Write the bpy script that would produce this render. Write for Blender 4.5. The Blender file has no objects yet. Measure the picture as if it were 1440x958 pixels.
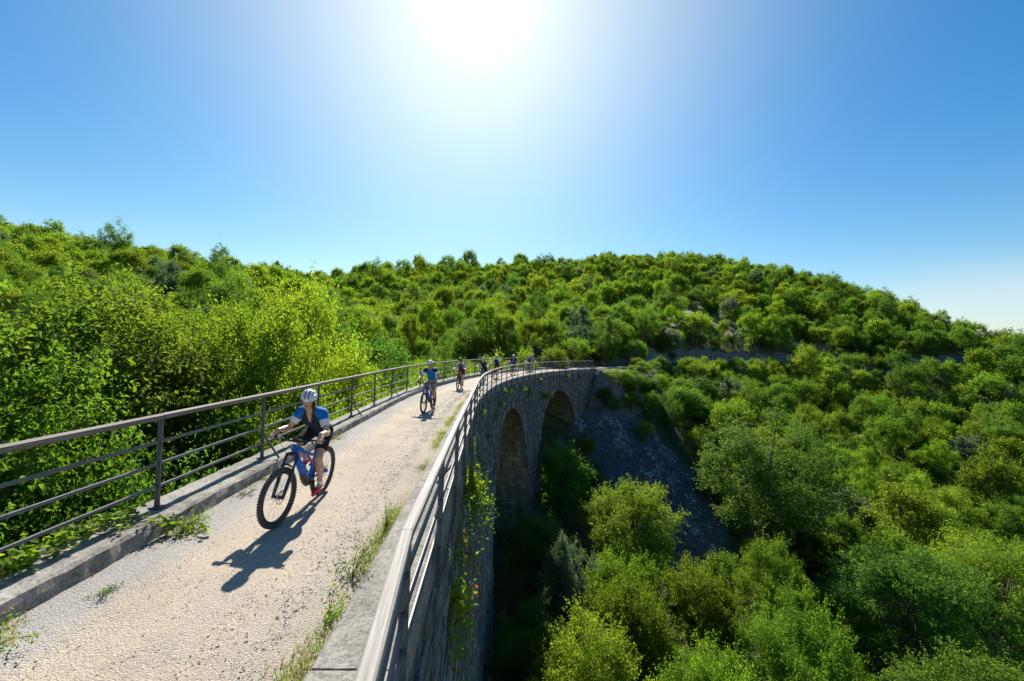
import bpy, math, random
import numpy as np
from mathutils import Vector, Matrix

R_ = math.radians
sc = bpy.context.scene
col = sc.collection

# ------------------------------------------------------------------ camera, sky, sun, exposure
CAM_H = 2.35
cam_d = bpy.data.cameras.new('camera')
cam_d.sensor_width = 36.0
cam_d.lens = 15.0
cam_d.clip_start = 0.05
cam_d.clip_end = 6000
cam = bpy.data.objects.new('camera', cam_d)
col.objects.link(cam)
_p, _r = R_(1.1), R_(2.0)
_f = Vector((0, math.cos(_p), math.sin(_p)))
_u0 = Vector((0, -math.sin(_p), math.cos(_p)))
_r0 = Vector((1, 0, 0))
_rt = _r0 * math.cos(_r) + _u0 * math.sin(_r)
_up = _u0 * math.cos(_r) - _r0 * math.sin(_r)
_m = Matrix((_rt, _up, -_f)).transposed().to_4x4()
_m.translation = (0, 0, CAM_H)
cam.matrix_world = _m
sc.camera = cam

SUN_AZ, SUN_EL = R_(-6.8), R_(41.2)          # azimuth measured from +Y towards +X
SUN = Vector((math.sin(SUN_AZ) * math.cos(SUN_EL), math.cos(SUN_AZ) * math.cos(SUN_EL), math.sin(SUN_EL)))
world = bpy.data.worlds.new('World')
sc.world = world
world.use_nodes = True
wn = world.node_tree
wn.nodes.clear()
sky = wn.nodes.new('ShaderNodeTexSky')
sky.sky_type = 'NISHITA'
sky.sun_disc = False
sky.sun_elevation = SUN_EL
sky.sun_rotation = SUN_AZ
sky.altitude = 300
sky.air_density = 1.3
sky.dust_density = 0.2
sky.ozone_density = 2.0
bg = wn.nodes.new('ShaderNodeBackground')
bg.inputs['Strength'].default_value = 0.066
wo = wn.nodes.new('ShaderNodeOutputWorld')
# a bright solar aureole and one thin bank of high cloud low in the east
geo = wn.nodes.new('ShaderNodeTexCoord')
dot = wn.nodes.new('ShaderNodeVectorMath'); dot.operation = 'DOT_PRODUCT'
nrm = wn.nodes.new('ShaderNodeVectorMath'); nrm.operation = 'NORMALIZE'
wn.links.new(geo.outputs['Generated'], nrm.inputs[0])
wn.links.new(nrm.outputs[0], dot.inputs[0])
dot.inputs[1].default_value = SUN


def wmath(op, a, b=None):
    n = wn.nodes.new('ShaderNodeMath'); n.operation = op
    for i, v in enumerate((a, b)):
        if v is None:
            continue
        if isinstance(v, (int, float)):
            n.inputs[i].default_value = v
        else:
            wn.links.new(v, n.inputs[i])
    return n.outputs[0]


dpos = wmath('MAXIMUM', dot.outputs['Value'], 0.0)
aure = wmath('ADD', wmath('MULTIPLY', wmath('POWER', dpos, 500.0), 18.0),
             wmath('ADD', wmath('MULTIPLY', wmath('POWER', dpos, 90.0), 0.5),
                   wmath('MULTIPLY', wmath('POWER', dpos, 10.0), 5.0)))
acol = wn.nodes.new('ShaderNodeMix'); acol.data_type = 'RGBA'; acol.blend_type = 'ADD'
acol.inputs['Factor'].default_value = 1.0
ag = wn.nodes.new('ShaderNodeMix'); ag.data_type = 'RGBA'; ag.blend_type = 'MULTIPLY'
ag.inputs['Factor'].default_value = 1.0
cmb = wn.nodes.new('ShaderNodeCombineColor')
for i in range(3):
    wn.links.new(aure, cmb.inputs[i])
wn.links.new(cmb.outputs[0], ag.inputs['A'])
ag.inputs['B'].default_value = (1.0, 0.90, 0.36, 1)
hs = wn.nodes.new('ShaderNodeHueSaturation')
hs.inputs['Saturation'].default_value = 1.47
hs.inputs['Value'].default_value = 0.96
wn.links.new(sky.outputs[0], hs.inputs['Color'])
wn.links.new(hs.outputs[0], acol.inputs['A'])
wn.links.new(ag.outputs['Result'], acol.inputs['B'])
# cloud veil
mp = wn.nodes.new('ShaderNodeMapping'); mp.inputs['Scale'].default_value = (1.3, 1.3, 9.0)
mp.inputs['Rotation'].default_value = (R_(-9), R_(7), 0)
wn.links.new(nrm.outputs[0], mp.inputs[0])
cn = wn.nodes.new('ShaderNodeTexNoise'); cn.inputs['Scale'].default_value = 1.6; cn.inputs['Detail'].default_value = 6
wn.links.new(mp.outputs[0], cn.inputs['Vector'])
cr = wn.nodes.new('ShaderNodeMapRange'); cr.interpolation_type = 'SMOOTHSTEP'
cr.inputs['From Min'].default_value = 0.40; cr.inputs['From Max'].default_value = 0.62
wn.links.new(cn.outputs['Fac'], cr.inputs['Value'])
sep = wn.nodes.new('ShaderNodeSeparateXYZ'); wn.links.new(nrm.outputs[0], sep.inputs[0])
lo = wn.nodes.new('ShaderNodeMapRange'); lo.interpolation_type = 'SMOOTHSTEP'
lo.inputs['From Min'].default_value = 0.19; lo.inputs['From Max'].default_value = 0.11
wn.links.new(sep.outputs['Z'], lo.inputs['Value'])
ea = wn.nodes.new('ShaderNodeMapRange'); ea.interpolation_type = 'SMOOTHSTEP'
ea.inputs['From Min'].default_value = 0.60; ea.inputs['From Max'].default_value = 0.74
wn.links.new(sep.outputs['X'], ea.inputs['Value'])
veil = wmath('MULTIPLY', wmath('MULTIPLY', wmath('ADD', wmath('MULTIPLY', cr.outputs[0], 0.5), 0.5), lo.outputs[0]), wmath('MULTIPLY', ea.outputs[0], 0.85))
cm = wn.nodes.new('ShaderNodeMix'); cm.data_type = 'RGBA'
wn.links.new(veil, cm.inputs['Factor'])
wn.links.new(acol.outputs['Result'], cm.inputs['A'])
cm.inputs['B'].default_value = (5.6, 6.2, 7.2, 1)
wn.links.new(cm.outputs['Result'], bg.inputs['Color'])
wn.links.new(bg.outputs[0], wo.inputs[0])

sun_d = bpy.data.lights.new('sun', 'SUN')
sun_d.energy = 5.0
sun_d.angle = R_(0.5)
sun_d.color = (1.0, 0.94, 0.84)
sun = bpy.data.objects.new('sun', sun_d)
col.objects.link(sun)
sun.rotation_euler = SUN.to_track_quat('Z', 'Y').to_euler()
sun.location = SUN * 300

sc.view_settings.view_transform = 'Standard'
sc.view_settings.look = 'None'
sc.view_settings.gamma = 1
sc.view_settings.use_curve_mapping = False
sc.view_settings.exposure = 0.98
sc.render.engine = 'CYCLES'
cy = sc.cycles
cy.max_bounces = 8
cy.diffuse_bounces = 4
cy.glossy_bounces = 2
cy.transmission_bounces = 5
cy.transparent_max_bounces = 4
cy.caustics_reflective = False
cy.caustics_refractive = False
cy.use_denoising = True
cy.sample_clamp_indirect = 6

# ------------------------------------------------------------------ helpers
rng = np.random.default_rng(7)
random.seed(7)


def tag(o, label=None, cat=None, group=None, kind=None):
    if label: o['label'] = label
    if cat: o['category'] = cat
    if group: o['group'] = group
    if kind: o['kind'] = kind
    return o


def empty(name, loc=(0, 0, 0), rz=0.0):
    o = bpy.data.objects.new(name, None)
    o.empty_display_size = 0.2
    col.objects.link(o)
    o.location = loc
    o.rotation_euler = (0, 0, rz)
    return o


def mesh_np(name, v, f, mats=(), fm=None, smooth=False, attr=None):
    """v (n,3) array, f an (m,k) int array or a list of such arrays"""
    me = bpy.data.meshes.new(name)
    v = np.asarray(v, np.float32).reshape(-1, 3)
    fl = f if isinstance(f, list) else [f]
    fl = [np.asarray(a, np.int32) for a in fl if len(a)]
    me.vertices.add(len(v))
    me.vertices.foreach_set('co', v.ravel())
    tot = sum(a.size for a in fl)
    nf = sum(len(a) for a in fl)
    me.loops.add(tot)
    me.loops.foreach_set('vertex_index', np.concatenate([a.ravel() for a in fl]))
    sizes = np.concatenate([np.full(len(a), a.shape[1], np.int32) for a in fl])
    me.polygons.add(nf)
    me.polygons.foreach_set('loop_start', np.concatenate([[0], np.cumsum(sizes)[:-1]]).astype(np.int32))
    me.polygons.foreach_set('loop_total', sizes)
    if fm is not None:
        me.polygons.foreach_set('material_index', np.asarray(fm, np.int32))
    me.polygons.foreach_set('use_smooth', np.full(nf, smooth, bool))
    for m in mats:
        me.materials.append(m)
    if attr is not None:
        for an, arr in attr.items():
            a = me.attributes.new(an, 'FLOAT', 'FACE')
            a.data.foreach_set('value', np.asarray(arr, np.float32))
    me.update(calc_edges=True)
    me.validate()
    return me


def link(name, me, parent=None, loc=None):
    o = bpy.data.objects.new(name, me)
    col.objects.link(o)
    if parent is not None:
        o.parent = parent
    if loc is not None:
        o.location = loc
    return o


class MB:
    """collects simple shapes into one mesh"""
    def __init__(s):
        s.v, s.q, s.t, s.qm, s.tm, s.n = [], [], [], [], [], 0

    def add(s, v, q=(), t=(), m=0):
        v = np.asarray(v, float).reshape(-1, 3)
        s.v.append(v)
        if len(q):
            s.q.append(np.asarray(q) + s.n); s.qm += [m] * len(q)
        if len(t):
            s.t.append(np.asarray(t) + s.n); s.tm += [m] * len(t)
        s.n += len(v)
        return s

    def box(s, c, size, rot=None, m=0, taper=1.0):
        x, y, z = np.asarray(size) / 2
        v = np.array([(-x, -y, -z), (x, -y, -z), (x, y, -z), (-x, y, -z), (-x * taper, -y * taper, z), (x * taper, -y * taper, z), (x * taper, y * taper, z), (-x * taper, y * taper, z)])
        if rot is not None:
            v = v @ np.asarray(rot).T
        return s.add(v + np.asarray(c), [(0, 3, 2, 1), (4, 5, 6, 7), (0, 1, 5, 4), (1, 2, 6, 5), (2, 3, 7, 6), (3, 0, 4, 7)], m=m)

    def beam(s, a, b, w, h, up=(0, 0, 1), m=0, roll=0.0):
        """box-section bar from a to b; w across, h along up"""
        a, b = np.asarray(a, float), np.asarray(b, float)
        d = b - a; L = np.linalg.norm(d); d = d / L
        u = np.asarray(up, float); x = np.cross(d, u); x /= np.linalg.norm(x); u = np.cross(x, d)
        v = []
        for p in (a, b):
            for sx, su in ((-1, -1), (1, -1), (1, 1), (-1, 1)):
                v.append(p + x * sx * w / 2 + u * su * h / 2)
        return s.add(v, [(0, 3, 2, 1), (4, 5, 6, 7), (0, 1, 5, 4), (1, 2, 6, 5), (2, 3, 7, 6), (3, 0, 4, 7)], m=m)

    def tube(s, pts, rad, n=8, cap=True, m=0, squash=None, up=None):
        pts = np.asarray(pts, float)
        rad = np.broadcast_to(np.asarray(rad, float), (len(pts),))
        v, q = [], []
        d = np.gradient(pts, axis=0)
        d /= np.linalg.norm(d, axis=1)[:, None] + 1e-12
        ref = np.array((0, 0, 1.0)) if up is None else np.asarray(up, float)
        if abs(d[0] @ ref) > 0.95:
            ref = np.array((1.0, 0, 0))
        x = np.cross(d[0], ref); x /= np.linalg.norm(x)
        for i in range(len(pts)):
            x = x - d[i] * (x @ d[i]); x /= np.linalg.norm(x)
            y = np.cross(d[i], x)
            for k in range(n):
                a = 2 * math.pi * k / n
                sx, sy = (1, 1) if squash is None else squash
                v.append(pts[i] + (x * math.cos(a) * sx + y * math.sin(a) * sy) * rad[i])
        for i in range(len(pts) - 1):
            for k in range(n):
                q.append((i * n + k, i * n + (k + 1) % n, (i + 1) * n + (k + 1) % n, (i + 1) * n + k))
        t = []
        if cap:
            c0, c1 = len(v), len(v) + 1
            v += [pts[0], pts[-1]]
            for k in range(n):
                t.append((c0, (k + 1) % n, k))
                t.append((c1, (len(pts) - 1) * n + k, (len(pts) - 1) * n + (k + 1) % n))
        return s.add(v, q, t, m)

    def torus(s, c, R, r, axis=(1, 0, 0), n=40, k=8, m=0, sq=1.0):
        a = np.asarray(axis, float); a /= np.linalg.norm(a)
        e = np.array((0, 0, 1.0)) if abs(a[2]) < .9 else np.array((1.0, 0, 0))
        u = np.cross(a, e); u /= np.linalg.norm(u); w = np.cross(a, u)
        v, q = [], []
        for i in range(n):
            t = 2 * math.pi * i / n
            rd = u * math.cos(t) + w * math.sin(t)
            for j in range(k):
                p = 2 * math.pi * j / k
                v.append(np.asarray(c) + rd * (R + r * math.cos(p)) + a * r * sq * math.sin(p))
        for i in range(n):
            for j in range(k):
                q.append((i * k + j, ((i + 1) % n) * k + j, ((i + 1) % n) * k + (j + 1) % k, i * k + (j + 1) % k))
        return s.add(v, q, m=m)

    def mesh(s, name, mats, smooth=False):
        v = np.concatenate(s.v)
        f, fm = [], []
        if s.q:
            f.append(np.concatenate(s.q)); fm += s.qm
        if s.t:
            f.append(np.concatenate(s.t)); fm += s.tm
        return mesh_np(name, v, f, mats if isinstance(mats, (list, tuple)) else [mats], fm, smooth)

    def build(s, name, mats, parent=None, smooth=False):
        return link(name, s.mesh(name, mats, smooth), parent)


# ------------------------------------------------------------------ materials
def new_mat(name):
    m = bpy.data.materials.new(name)
    m.use_nodes = True
    nt = m.node_tree
    b = nt.nodes['Principled BSDF']
    return m, nt, b


def nd(nt, typ, **kw):
    n = nt.nodes.new(typ)
    for k, v in kw.items():
        if k.startswith('i_'):
            n.inputs[k[2:].replace('_', ' ')].default_value = v
        else:
            setattr(n, k, v)
    return n


def ramp(nt, fac, stops, interp='LINEAR'):
    r = nt.nodes.new('ShaderNodeValToRGB')
    r.color_ramp.interpolation = interp
    el = r.color_ramp.elements
    while len(el) < len(stops):
        el.new(0.5)
    for e, (p, c) in zip(el, stops):
        e.position = p
        e.color = (*c, 1) if len(c) == 3 else c
    nt.links.new(fac, r.inputs[0])
    return r.outputs[0]


def noise(nt, scale, detail=4, rough=0.6, vec=None, dist=0.0):
    n = nt.nodes.new('ShaderNodeTexNoise')
    n.inputs['Scale'].default_value = scale
    n.inputs['Detail'].default_value = detail
    n.inputs['Roughness'].default_value = rough
    n.inputs['Distortion'].default_value = dist
    if vec is None:
        tc = nt.nodes.get('TC') or nt.nodes.new('ShaderNodeTexCoord'); tc.name = 'TC'
        vec = tc.outputs['Object']
    nt.links.new(vec, n.inputs['Vector'])
    return n.outputs['Fac']


def mixc(nt, fac, a, b, mode='MIX'):
    m = nt.nodes.new('ShaderNodeMix'); m.data_type = 'RGBA'; m.blend_type = mode
    for s_, v in (('Factor', fac), ('A', a), ('B', b)):
        if isinstance(v, (tuple, list)):
            m.inputs[s_].default_value = (*v, 1) if len(v) == 3 else v
        elif isinstance(v, (int, float)):
            m.inputs[s_].default_value = v
        else:
            nt.links.new(v, m.inputs[s_])
    return m.outputs['Result']


def bump(nt, b, h, strength=0.5, dist=0.02):
    bn = nt.nodes.new('ShaderNodeBump')
    bn.inputs['Strength'].default_value = strength
    bn.inputs['Distance'].default_value = dist
    nt.links.new(h, bn.inputs['Height'])
    nt.links.new(bn.outputs[0], b.inputs['Normal'])


def plain(name, c, rough=0.5, metal=0.0, var=0.12, scale=30, spec=0.5, coat=0.0):
    m, nt, b = new_mat(name)
    n = noise(nt, scale, 3)
    lo_ = tuple(x * (1 - var) for x in c); hi = tuple(min(1, x * (1 + var)) for x in c)
    nt.links.new(ramp(nt, n, [(0.3, lo_), (0.7, hi)]), b.inputs['Base Color'])
    b.inputs['Roughness'].default_value = rough
    b.inputs['Metallic'].default_value = metal
    b.inputs['Specular IOR Level'].default_value = spec
    b.inputs['Coat Weight'].default_value = coat
    return m


def leaf_mat(name, c_dark, c_lite, trans, tmix=0.45, rough=0.62):
    m, nt, b = new_mat(name)
    oi = nt.nodes.new('ShaderNodeObjectInfo')
    at = nt.nodes.new('ShaderNodeAttribute'); at.attribute_name = 'rnd'
    base = mixc(nt, at.outputs['Fac'], c_dark, c_lite)
    hsv = nt.nodes.new('ShaderNodeHueSaturation')
    mr = nt.nodes.new('ShaderNodeMapRange')
    mr.inputs['To Min'].default_value = 0.492; mr.inputs['To Max'].default_value = 0.518
    nt.links.new(oi.outputs['Random'], mr.inputs['Value'])
    nt.links.new(mr.outputs[0], hsv.inputs['Hue'])
    w = nt.nodes.new('ShaderNodeTexWhiteNoise'); w.noise_dimensions = '1D'
    nt.links.new(oi.outputs['Random'], w.inputs['W'])
    mv = nt.nodes.new('ShaderNodeMapRange')
    mv.inputs['To Min'].default_value = 0.70; mv.inputs['To Max'].default_value = 1.25
    nt.links.new(w.outputs['Value'], mv.inputs['Value'])
    nt.links.new(mv.outputs[0], hsv.inputs['Value'])
    nt.links.new(base, hsv.inputs['Color'])
    nt.links.new(hsv.outputs[0], b.inputs['Base Color'])
    b.inputs['Roughness'].default_value = rough
    b.inputs['Specular IOR Level'].default_value = 0.15
    tr = nt.nodes.new('ShaderNodeBsdfTranslucent')
    tc = mixc(nt, 1.0, hsv.outputs[0], trans, 'MULTIPLY')
    nt.links.new(tc, tr.inputs['Color'])
    mx = nt.nodes.new('ShaderNodeMixShader'); mx.inputs[0].default_value = tmix
    nt.links.new(b.outputs[0], mx.inputs[1]); nt.links.new(tr.outputs[0], mx.inputs[2])
    nt.links.new(mx.outputs[0], nt.nodes['Material Output'].inputs['Surface'])
    return m


M = {}
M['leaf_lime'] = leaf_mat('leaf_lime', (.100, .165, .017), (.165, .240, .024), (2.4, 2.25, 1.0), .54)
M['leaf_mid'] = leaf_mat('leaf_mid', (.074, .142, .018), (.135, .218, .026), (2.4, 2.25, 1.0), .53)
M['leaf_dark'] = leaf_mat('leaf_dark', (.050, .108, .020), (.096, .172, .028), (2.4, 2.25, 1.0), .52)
M['leaf_grey'] = leaf_mat('leaf_grey', (.095, .140, .075), (.165, .215, .125), (1.6, 1.6, 1.1), .38)
M['leaf_olive'] = leaf_mat('leaf_olive', (.092, .150, .016), (.155, .222, .022), (2.3, 2.2, 1.0), .53)
M['leaf_dry'] = leaf_mat('leaf_dry', (.26, .19, .07), (.40, .32, .13), (1.3, 1.2, 0.9), .35)
M['leaf_red'] = leaf_mat('leaf_red', (.20, .07, .03), (.28, .14, .05), (1.6, 1.2, .8), .45)

m, nt, b = new_mat('bark'); M['bark'] = m
nt.links.new(ramp(nt, noise(nt, 14, 5), [(.3, (.045, .036, .028)), (.7, (.16, .13, .105))]), b.inputs['Base Color'])
b.inputs['Roughness'].default_value = .9
bump(nt, b, noise(nt, 40, 4), .6, .02)

# ground under the wood: leaf litter, undergrowth, pale dry clearings, bare rock where steep
m, nt, b = new_mat('hillside'); M['hillside'] = m
gN = nt.nodes.new('ShaderNodeNewGeometry')
sx = nt.nodes.new('ShaderNodeSeparateXYZ'); nt.links.new(gN.outputs['True Normal'], sx.inputs[0])
gpos = gN.outputs['Position']
soil = ramp(nt, noise(nt, .9, 6, .7, gpos), [(.3, (.030, .045, .012)), (.5, (.060, .075, .020)), (.7, (.14, .12, .055))])
dry = ramp(nt, noise(nt, 1.7, 6, .7, gpos), [(.3, (.10, .12, .03)), (.5, (.30, .25, .13)), (.75, (.42, .36, .23))])
at = nt.nodes.new('ShaderNodeAttribute'); at.attribute_name = 'clear'
c1 = mixc(nt, at.outputs['Fac'], soil, dry)
rock = ramp(nt, noise(nt, 2.2, 8, .75, gpos), [(.25, (.055, .055, .058)), (.55, (.17, .165, .16)), (.8, (.30, .285, .26))])
st = nt.nodes.new('ShaderNodeMapRange'); st.interpolation_type = 'SMOOTHSTEP'
st.inputs['From Min'].default_value = .74; st.inputs['From Max'].default_value = .60
nt.links.new(sx.outputs['Z'], st.inputs['Value'])
c2 = mixc(nt, st.outputs[0], c1, rock)
at2 = nt.nodes.new('ShaderNodeAttribute'); at2.attribute_name = 'scree'
scol = ramp(nt, noise(nt, 3.5, 8, .8, gpos), [(.3, (.07, .075, .085)), (.6, (.17, .17, .18)), (.8, (.29, .28, .28))])
nt.links.new(mixc(nt, at2.outputs['Fac'], c2, scol), b.inputs['Base Color'])
b.inputs['Roughness'].default_value = .95
bump(nt, b, noise(nt, 5, 8, .75, gpos), 1.0, .25)

# concrete
m, nt, b = new_mat('concrete'); M['concrete'] = m
n1 = noise(nt, 2.2, 6, .7); n2 = noise(nt, 26, 5, .75)
base = ramp(nt, n1, [(.3, (.13, .12, .105)), (.55, (.28, .26, .23)), (.8, (.40, .38, .345))])
spots = ramp(nt, n2, [(.36, (.35, .35, .33)), (.54, (1, 1, 1))])
nt.links.new(mixc(nt, .85, base, spots, 'MULTIPLY'), b.inputs['Base Color'])
b.inputs['Roughness'].default_value = .92
bump(nt, b, n2, .8, .012)

# masonry stones, with an individual tint for each
def stone_mat(name, dark, mid, lite, weather=True):
    m, nt, b = new_mat(name)
    at = nt.nodes.new('ShaderNodeAttribute'); at.attribute_name = 'rnd'
    oi = nt.nodes.new('ShaderNodeObjectInfo')
    ad = nt.nodes.new('ShaderNodeMath'); ad.operation = 'ADD'
    nt.links.new(at.outputs['Fac'], ad.inputs[0]); nt.links.new(oi.outputs['Random'], ad.inputs[1])
    fr = nt.nodes.new('ShaderNodeMath'); fr.operation = 'FRACT'; nt.links.new(ad.outputs[0], fr.inputs[0])
    g = nt.nodes.new('ShaderNodeNewGeometry')
    t = ramp(nt, fr.outputs[0], [(0.0, dark), (.5, mid), (1.0, lite)])
    gr = ramp(nt, noise(nt, 7, 6, .75, g.outputs['Position']), [(.3, (.45, .45, .46)), (.65, (1.1, 1.08, 1.05))])
    mpn = nt.nodes.new('ShaderNodeMapping'); mpn.inputs['Scale'].default_value = (2.2, 2.2, .22)
    nt.links.new(g.outputs['Position'], mpn.inputs[0])
    streak = ramp(nt, noise(nt, 1.6, 5, .7, mpn.outputs[0]), [(.38, (.38, .39, .41)), (.56, (1, 1, 1)), (.74, (1.35, 1.33, 1.3))])
    c = mixc(nt, 1.0, mixc(nt, 1.0, t, gr, 'MULTIPLY'), streak, 'MULTIPLY') if weather else t
    nt.links.new(c, b.inputs['Base Color'])
    b.inputs['Roughness'].default_value = .93
    bump(nt, b, noise(nt, 18, 6, .7, g.outputs['Position']), .9, .04)
    return m


M['stone'] = stone_mat('stone', (.14, .138, .135), (.21, .205, .195), (.30, .285, .26))
M['stone_warm_lit'] = stone_mat('stone_warm_lit', (.25, .21, .14), (.36, .30, .20), (.45, .39, .28))  # lighter copy of the grey stone, warm bounced light painted into its colour
M['mortar'] = plain('mortar', (.15, .14, .125), .95, var=.4, scale=4)

# gravel road
m, nt, b = new_mat('gravel_road'); M['road'] = m
at = nt.nodes.new('ShaderNodeAttribute'); at.attribute_name = 'off'
g = nt.nodes.new('ShaderNodeNewGeometry'); P = g.outputs['Position']
wob = nt.nodes.new('ShaderNodeMath'); wob.operation = 'MULTIPLY_ADD'
nt.links.new(noise(nt, 1.3, 5, .7, P), wob.inputs[0]); wob.inputs[1].default_value = .5
nt.links.new(at.outputs['Fac'], wob.inputs[2])
mrr = nt.nodes.new('ShaderNodeMapRange'); mrr.inputs['From Min'].default_value = -1.3; mrr.inputs['From Max'].default_value = 1.45
nt.links.new(wob.outputs[0], mrr.inputs['Value'])
zone = ramp(nt, mrr.outputs[0], [(.0, (.285, .28, .275)), (.18, (.33, .32, .305)), (.28, (.435, .375, .305)), (.40, (.425, .36, .285)), (.54, (.39, .345, .29)), (.66, (.415, .355, .29)), (.80, (.38, .34, .29)), (1., (.32, .28, .22))])
patch = ramp(nt, noise(nt, .55, 6, .65, P), [(.3, (.80, .78, .75)), (.5, (1, .99, .98)), (.75, (1.12, 1.09, 1.04))])
vor = nt.nodes.new('ShaderNodeTexVoronoi'); vor.inputs['Scale'].default_value = 70; vor.inputs['Randomness'].default_value = 1
nt.links.new(P, vor.inputs['Vector'])
sepc = nt.nodes.new('ShaderNodeSeparateColor'); nt.links.new(vor.outputs['Color'], sepc.inputs[0])
peb = ramp(nt, sepc.outputs[0], [(0., (.55, .54, .53)), (.16, (.88, .87, .86)), (.8, (1.03, 1.02, 1.01)), (1., (1.35, 1.34, 1.32))])
fine = ramp(nt, noise(nt, 140, 4, .8, P), [(.3, (.72, .70, .68)), (.6, (1.06, 1.05, 1.04))])
c = mixc(nt, .75, mixc(nt, 1., mixc(nt, 1., zone, patch, 'MULTIPLY'), fine, 'MULTIPLY'), peb, 'MULTIPLY')
nt.links.new(c, b.inputs['Base Color'])
b.inputs['Roughness'].default_value = .95
hh = nt.nodes.new('ShaderNodeMath'); hh.operation = 'SUBTRACT'
nt.links.new(noise(nt, 60, 6, .75, P), hh.inputs[0]); nt.links.new(vor.outputs['Distance'], hh.inputs[1])
bump(nt, b, hh.outputs[0], .85, .010)

M['pebble'] = stone_mat('pebble', (.27, .24, .21), (.39, .35, .30), (.56, .53, .48), False)
M['pebble_grey'] = stone_mat('pebble_grey', (.22, .22, .225), (.34, .335, .33), (.54, .535, .53), False)
M['scree'] = stone_mat('scree_stone', (.085, .090, .105), (.17, .175, .19), (.60, .60, .62), False)

# railings
m, nt, b = new_mat('painted_steel'); M['steel'] = m
nt.links.new(ramp(nt, noise(nt, 9, 5, .7), [(.3, (.060, .066, .076)), (.62, (.10, .105, .115)), (.80, (.17, .14, .115))]), b.inputs['Base Color'])
b.inputs['Roughness'].default_value = .48
bump(nt, b, noise(nt, 60, 4), .2, .004)
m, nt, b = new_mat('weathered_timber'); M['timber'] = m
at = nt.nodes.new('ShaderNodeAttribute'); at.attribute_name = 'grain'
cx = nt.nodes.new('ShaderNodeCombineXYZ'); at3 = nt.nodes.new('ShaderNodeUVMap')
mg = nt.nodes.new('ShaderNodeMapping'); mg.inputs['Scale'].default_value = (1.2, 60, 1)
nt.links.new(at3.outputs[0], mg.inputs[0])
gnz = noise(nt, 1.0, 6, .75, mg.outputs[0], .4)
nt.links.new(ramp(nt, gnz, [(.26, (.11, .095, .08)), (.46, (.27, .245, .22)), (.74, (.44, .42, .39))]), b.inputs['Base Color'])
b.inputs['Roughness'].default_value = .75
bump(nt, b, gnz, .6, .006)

# ------------------------------------------------------------------ the line of the old railway
S0, RAD = 13.0, 68.0
BR0, BR1 = -14.0, 56.5


def _line():
    ds = .25
    def kap(s):
        if s < S0: return 0.
        if s < 58: return 1 / RAD
        if s < 95: return 1 / 150.
        if s < 150: return 1 / 80.
        return 1 / 300.
    out = []
    x, y, h, s = -2.48, 2.9, R_(-2.3), 0.
    while s <= 190:
        out.append((s, x, y, h))
        h2 = h + kap(s) * ds / 2
        x += math.sin(h2) * ds; y += math.cos(h2) * ds; h += kap(s) * ds; s += ds
    pre = []
    x, y, h, s = -2.48, 2.9, R_(-2.3), 0.
    while s > -30:
        x -= math.sin(h) * ds; y -= math.cos(h) * ds; s -= ds
        pre.append((s, x, y, h))
    return np.array(pre[::-1] + out)


LINE = _line()


def at_s(s, off=0., z=0.):
    """point on the line at station s, off metres to the rider's right-hand side as seen going away from the camera"""
    s = np.asarray(s, float); off = np.asarray(off, float)
    x = np.interp(s, LINE[:, 0], LINE[:, 1]); y = np.interp(s, LINE[:, 0], LINE[:, 2]); h = np.interp(s, LINE[:, 0], LINE[:, 3])
    return np.stack(np.broadcast_arrays(x + off * np.cos(h), y - off * np.sin(h), np.asarray(z, float)), -1)


def head_s(s):
    return float(np.interp(s, LINE[:, 0], LINE[:, 3]))


def line_coords(x, y):
    """station and offset of points (vectorised, nearest sample)"""
    p = np.stack([np.ravel(x), np.ravel(y)], -1)
    best = np.full(len(p), 1e9); bi = np.zeros(len(p), int)
    L = LINE[::4]
    for i in range(len(L)):
        d = (p[:, 0] - L[i, 1]) ** 2 + (p[:, 1] - L[i, 2]) ** 2
        w = d < best
        best[w] = d[w]; bi[w] = i
    q = L[bi]
    dx, dy = p[:, 0] - q[:, 1], p[:, 1] - q[:, 2]
    off = dx * np.cos(q[:, 3]) - dy * np.sin(q[:, 3])
    return q[:, 0], off, np.sqrt(best)


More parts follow.
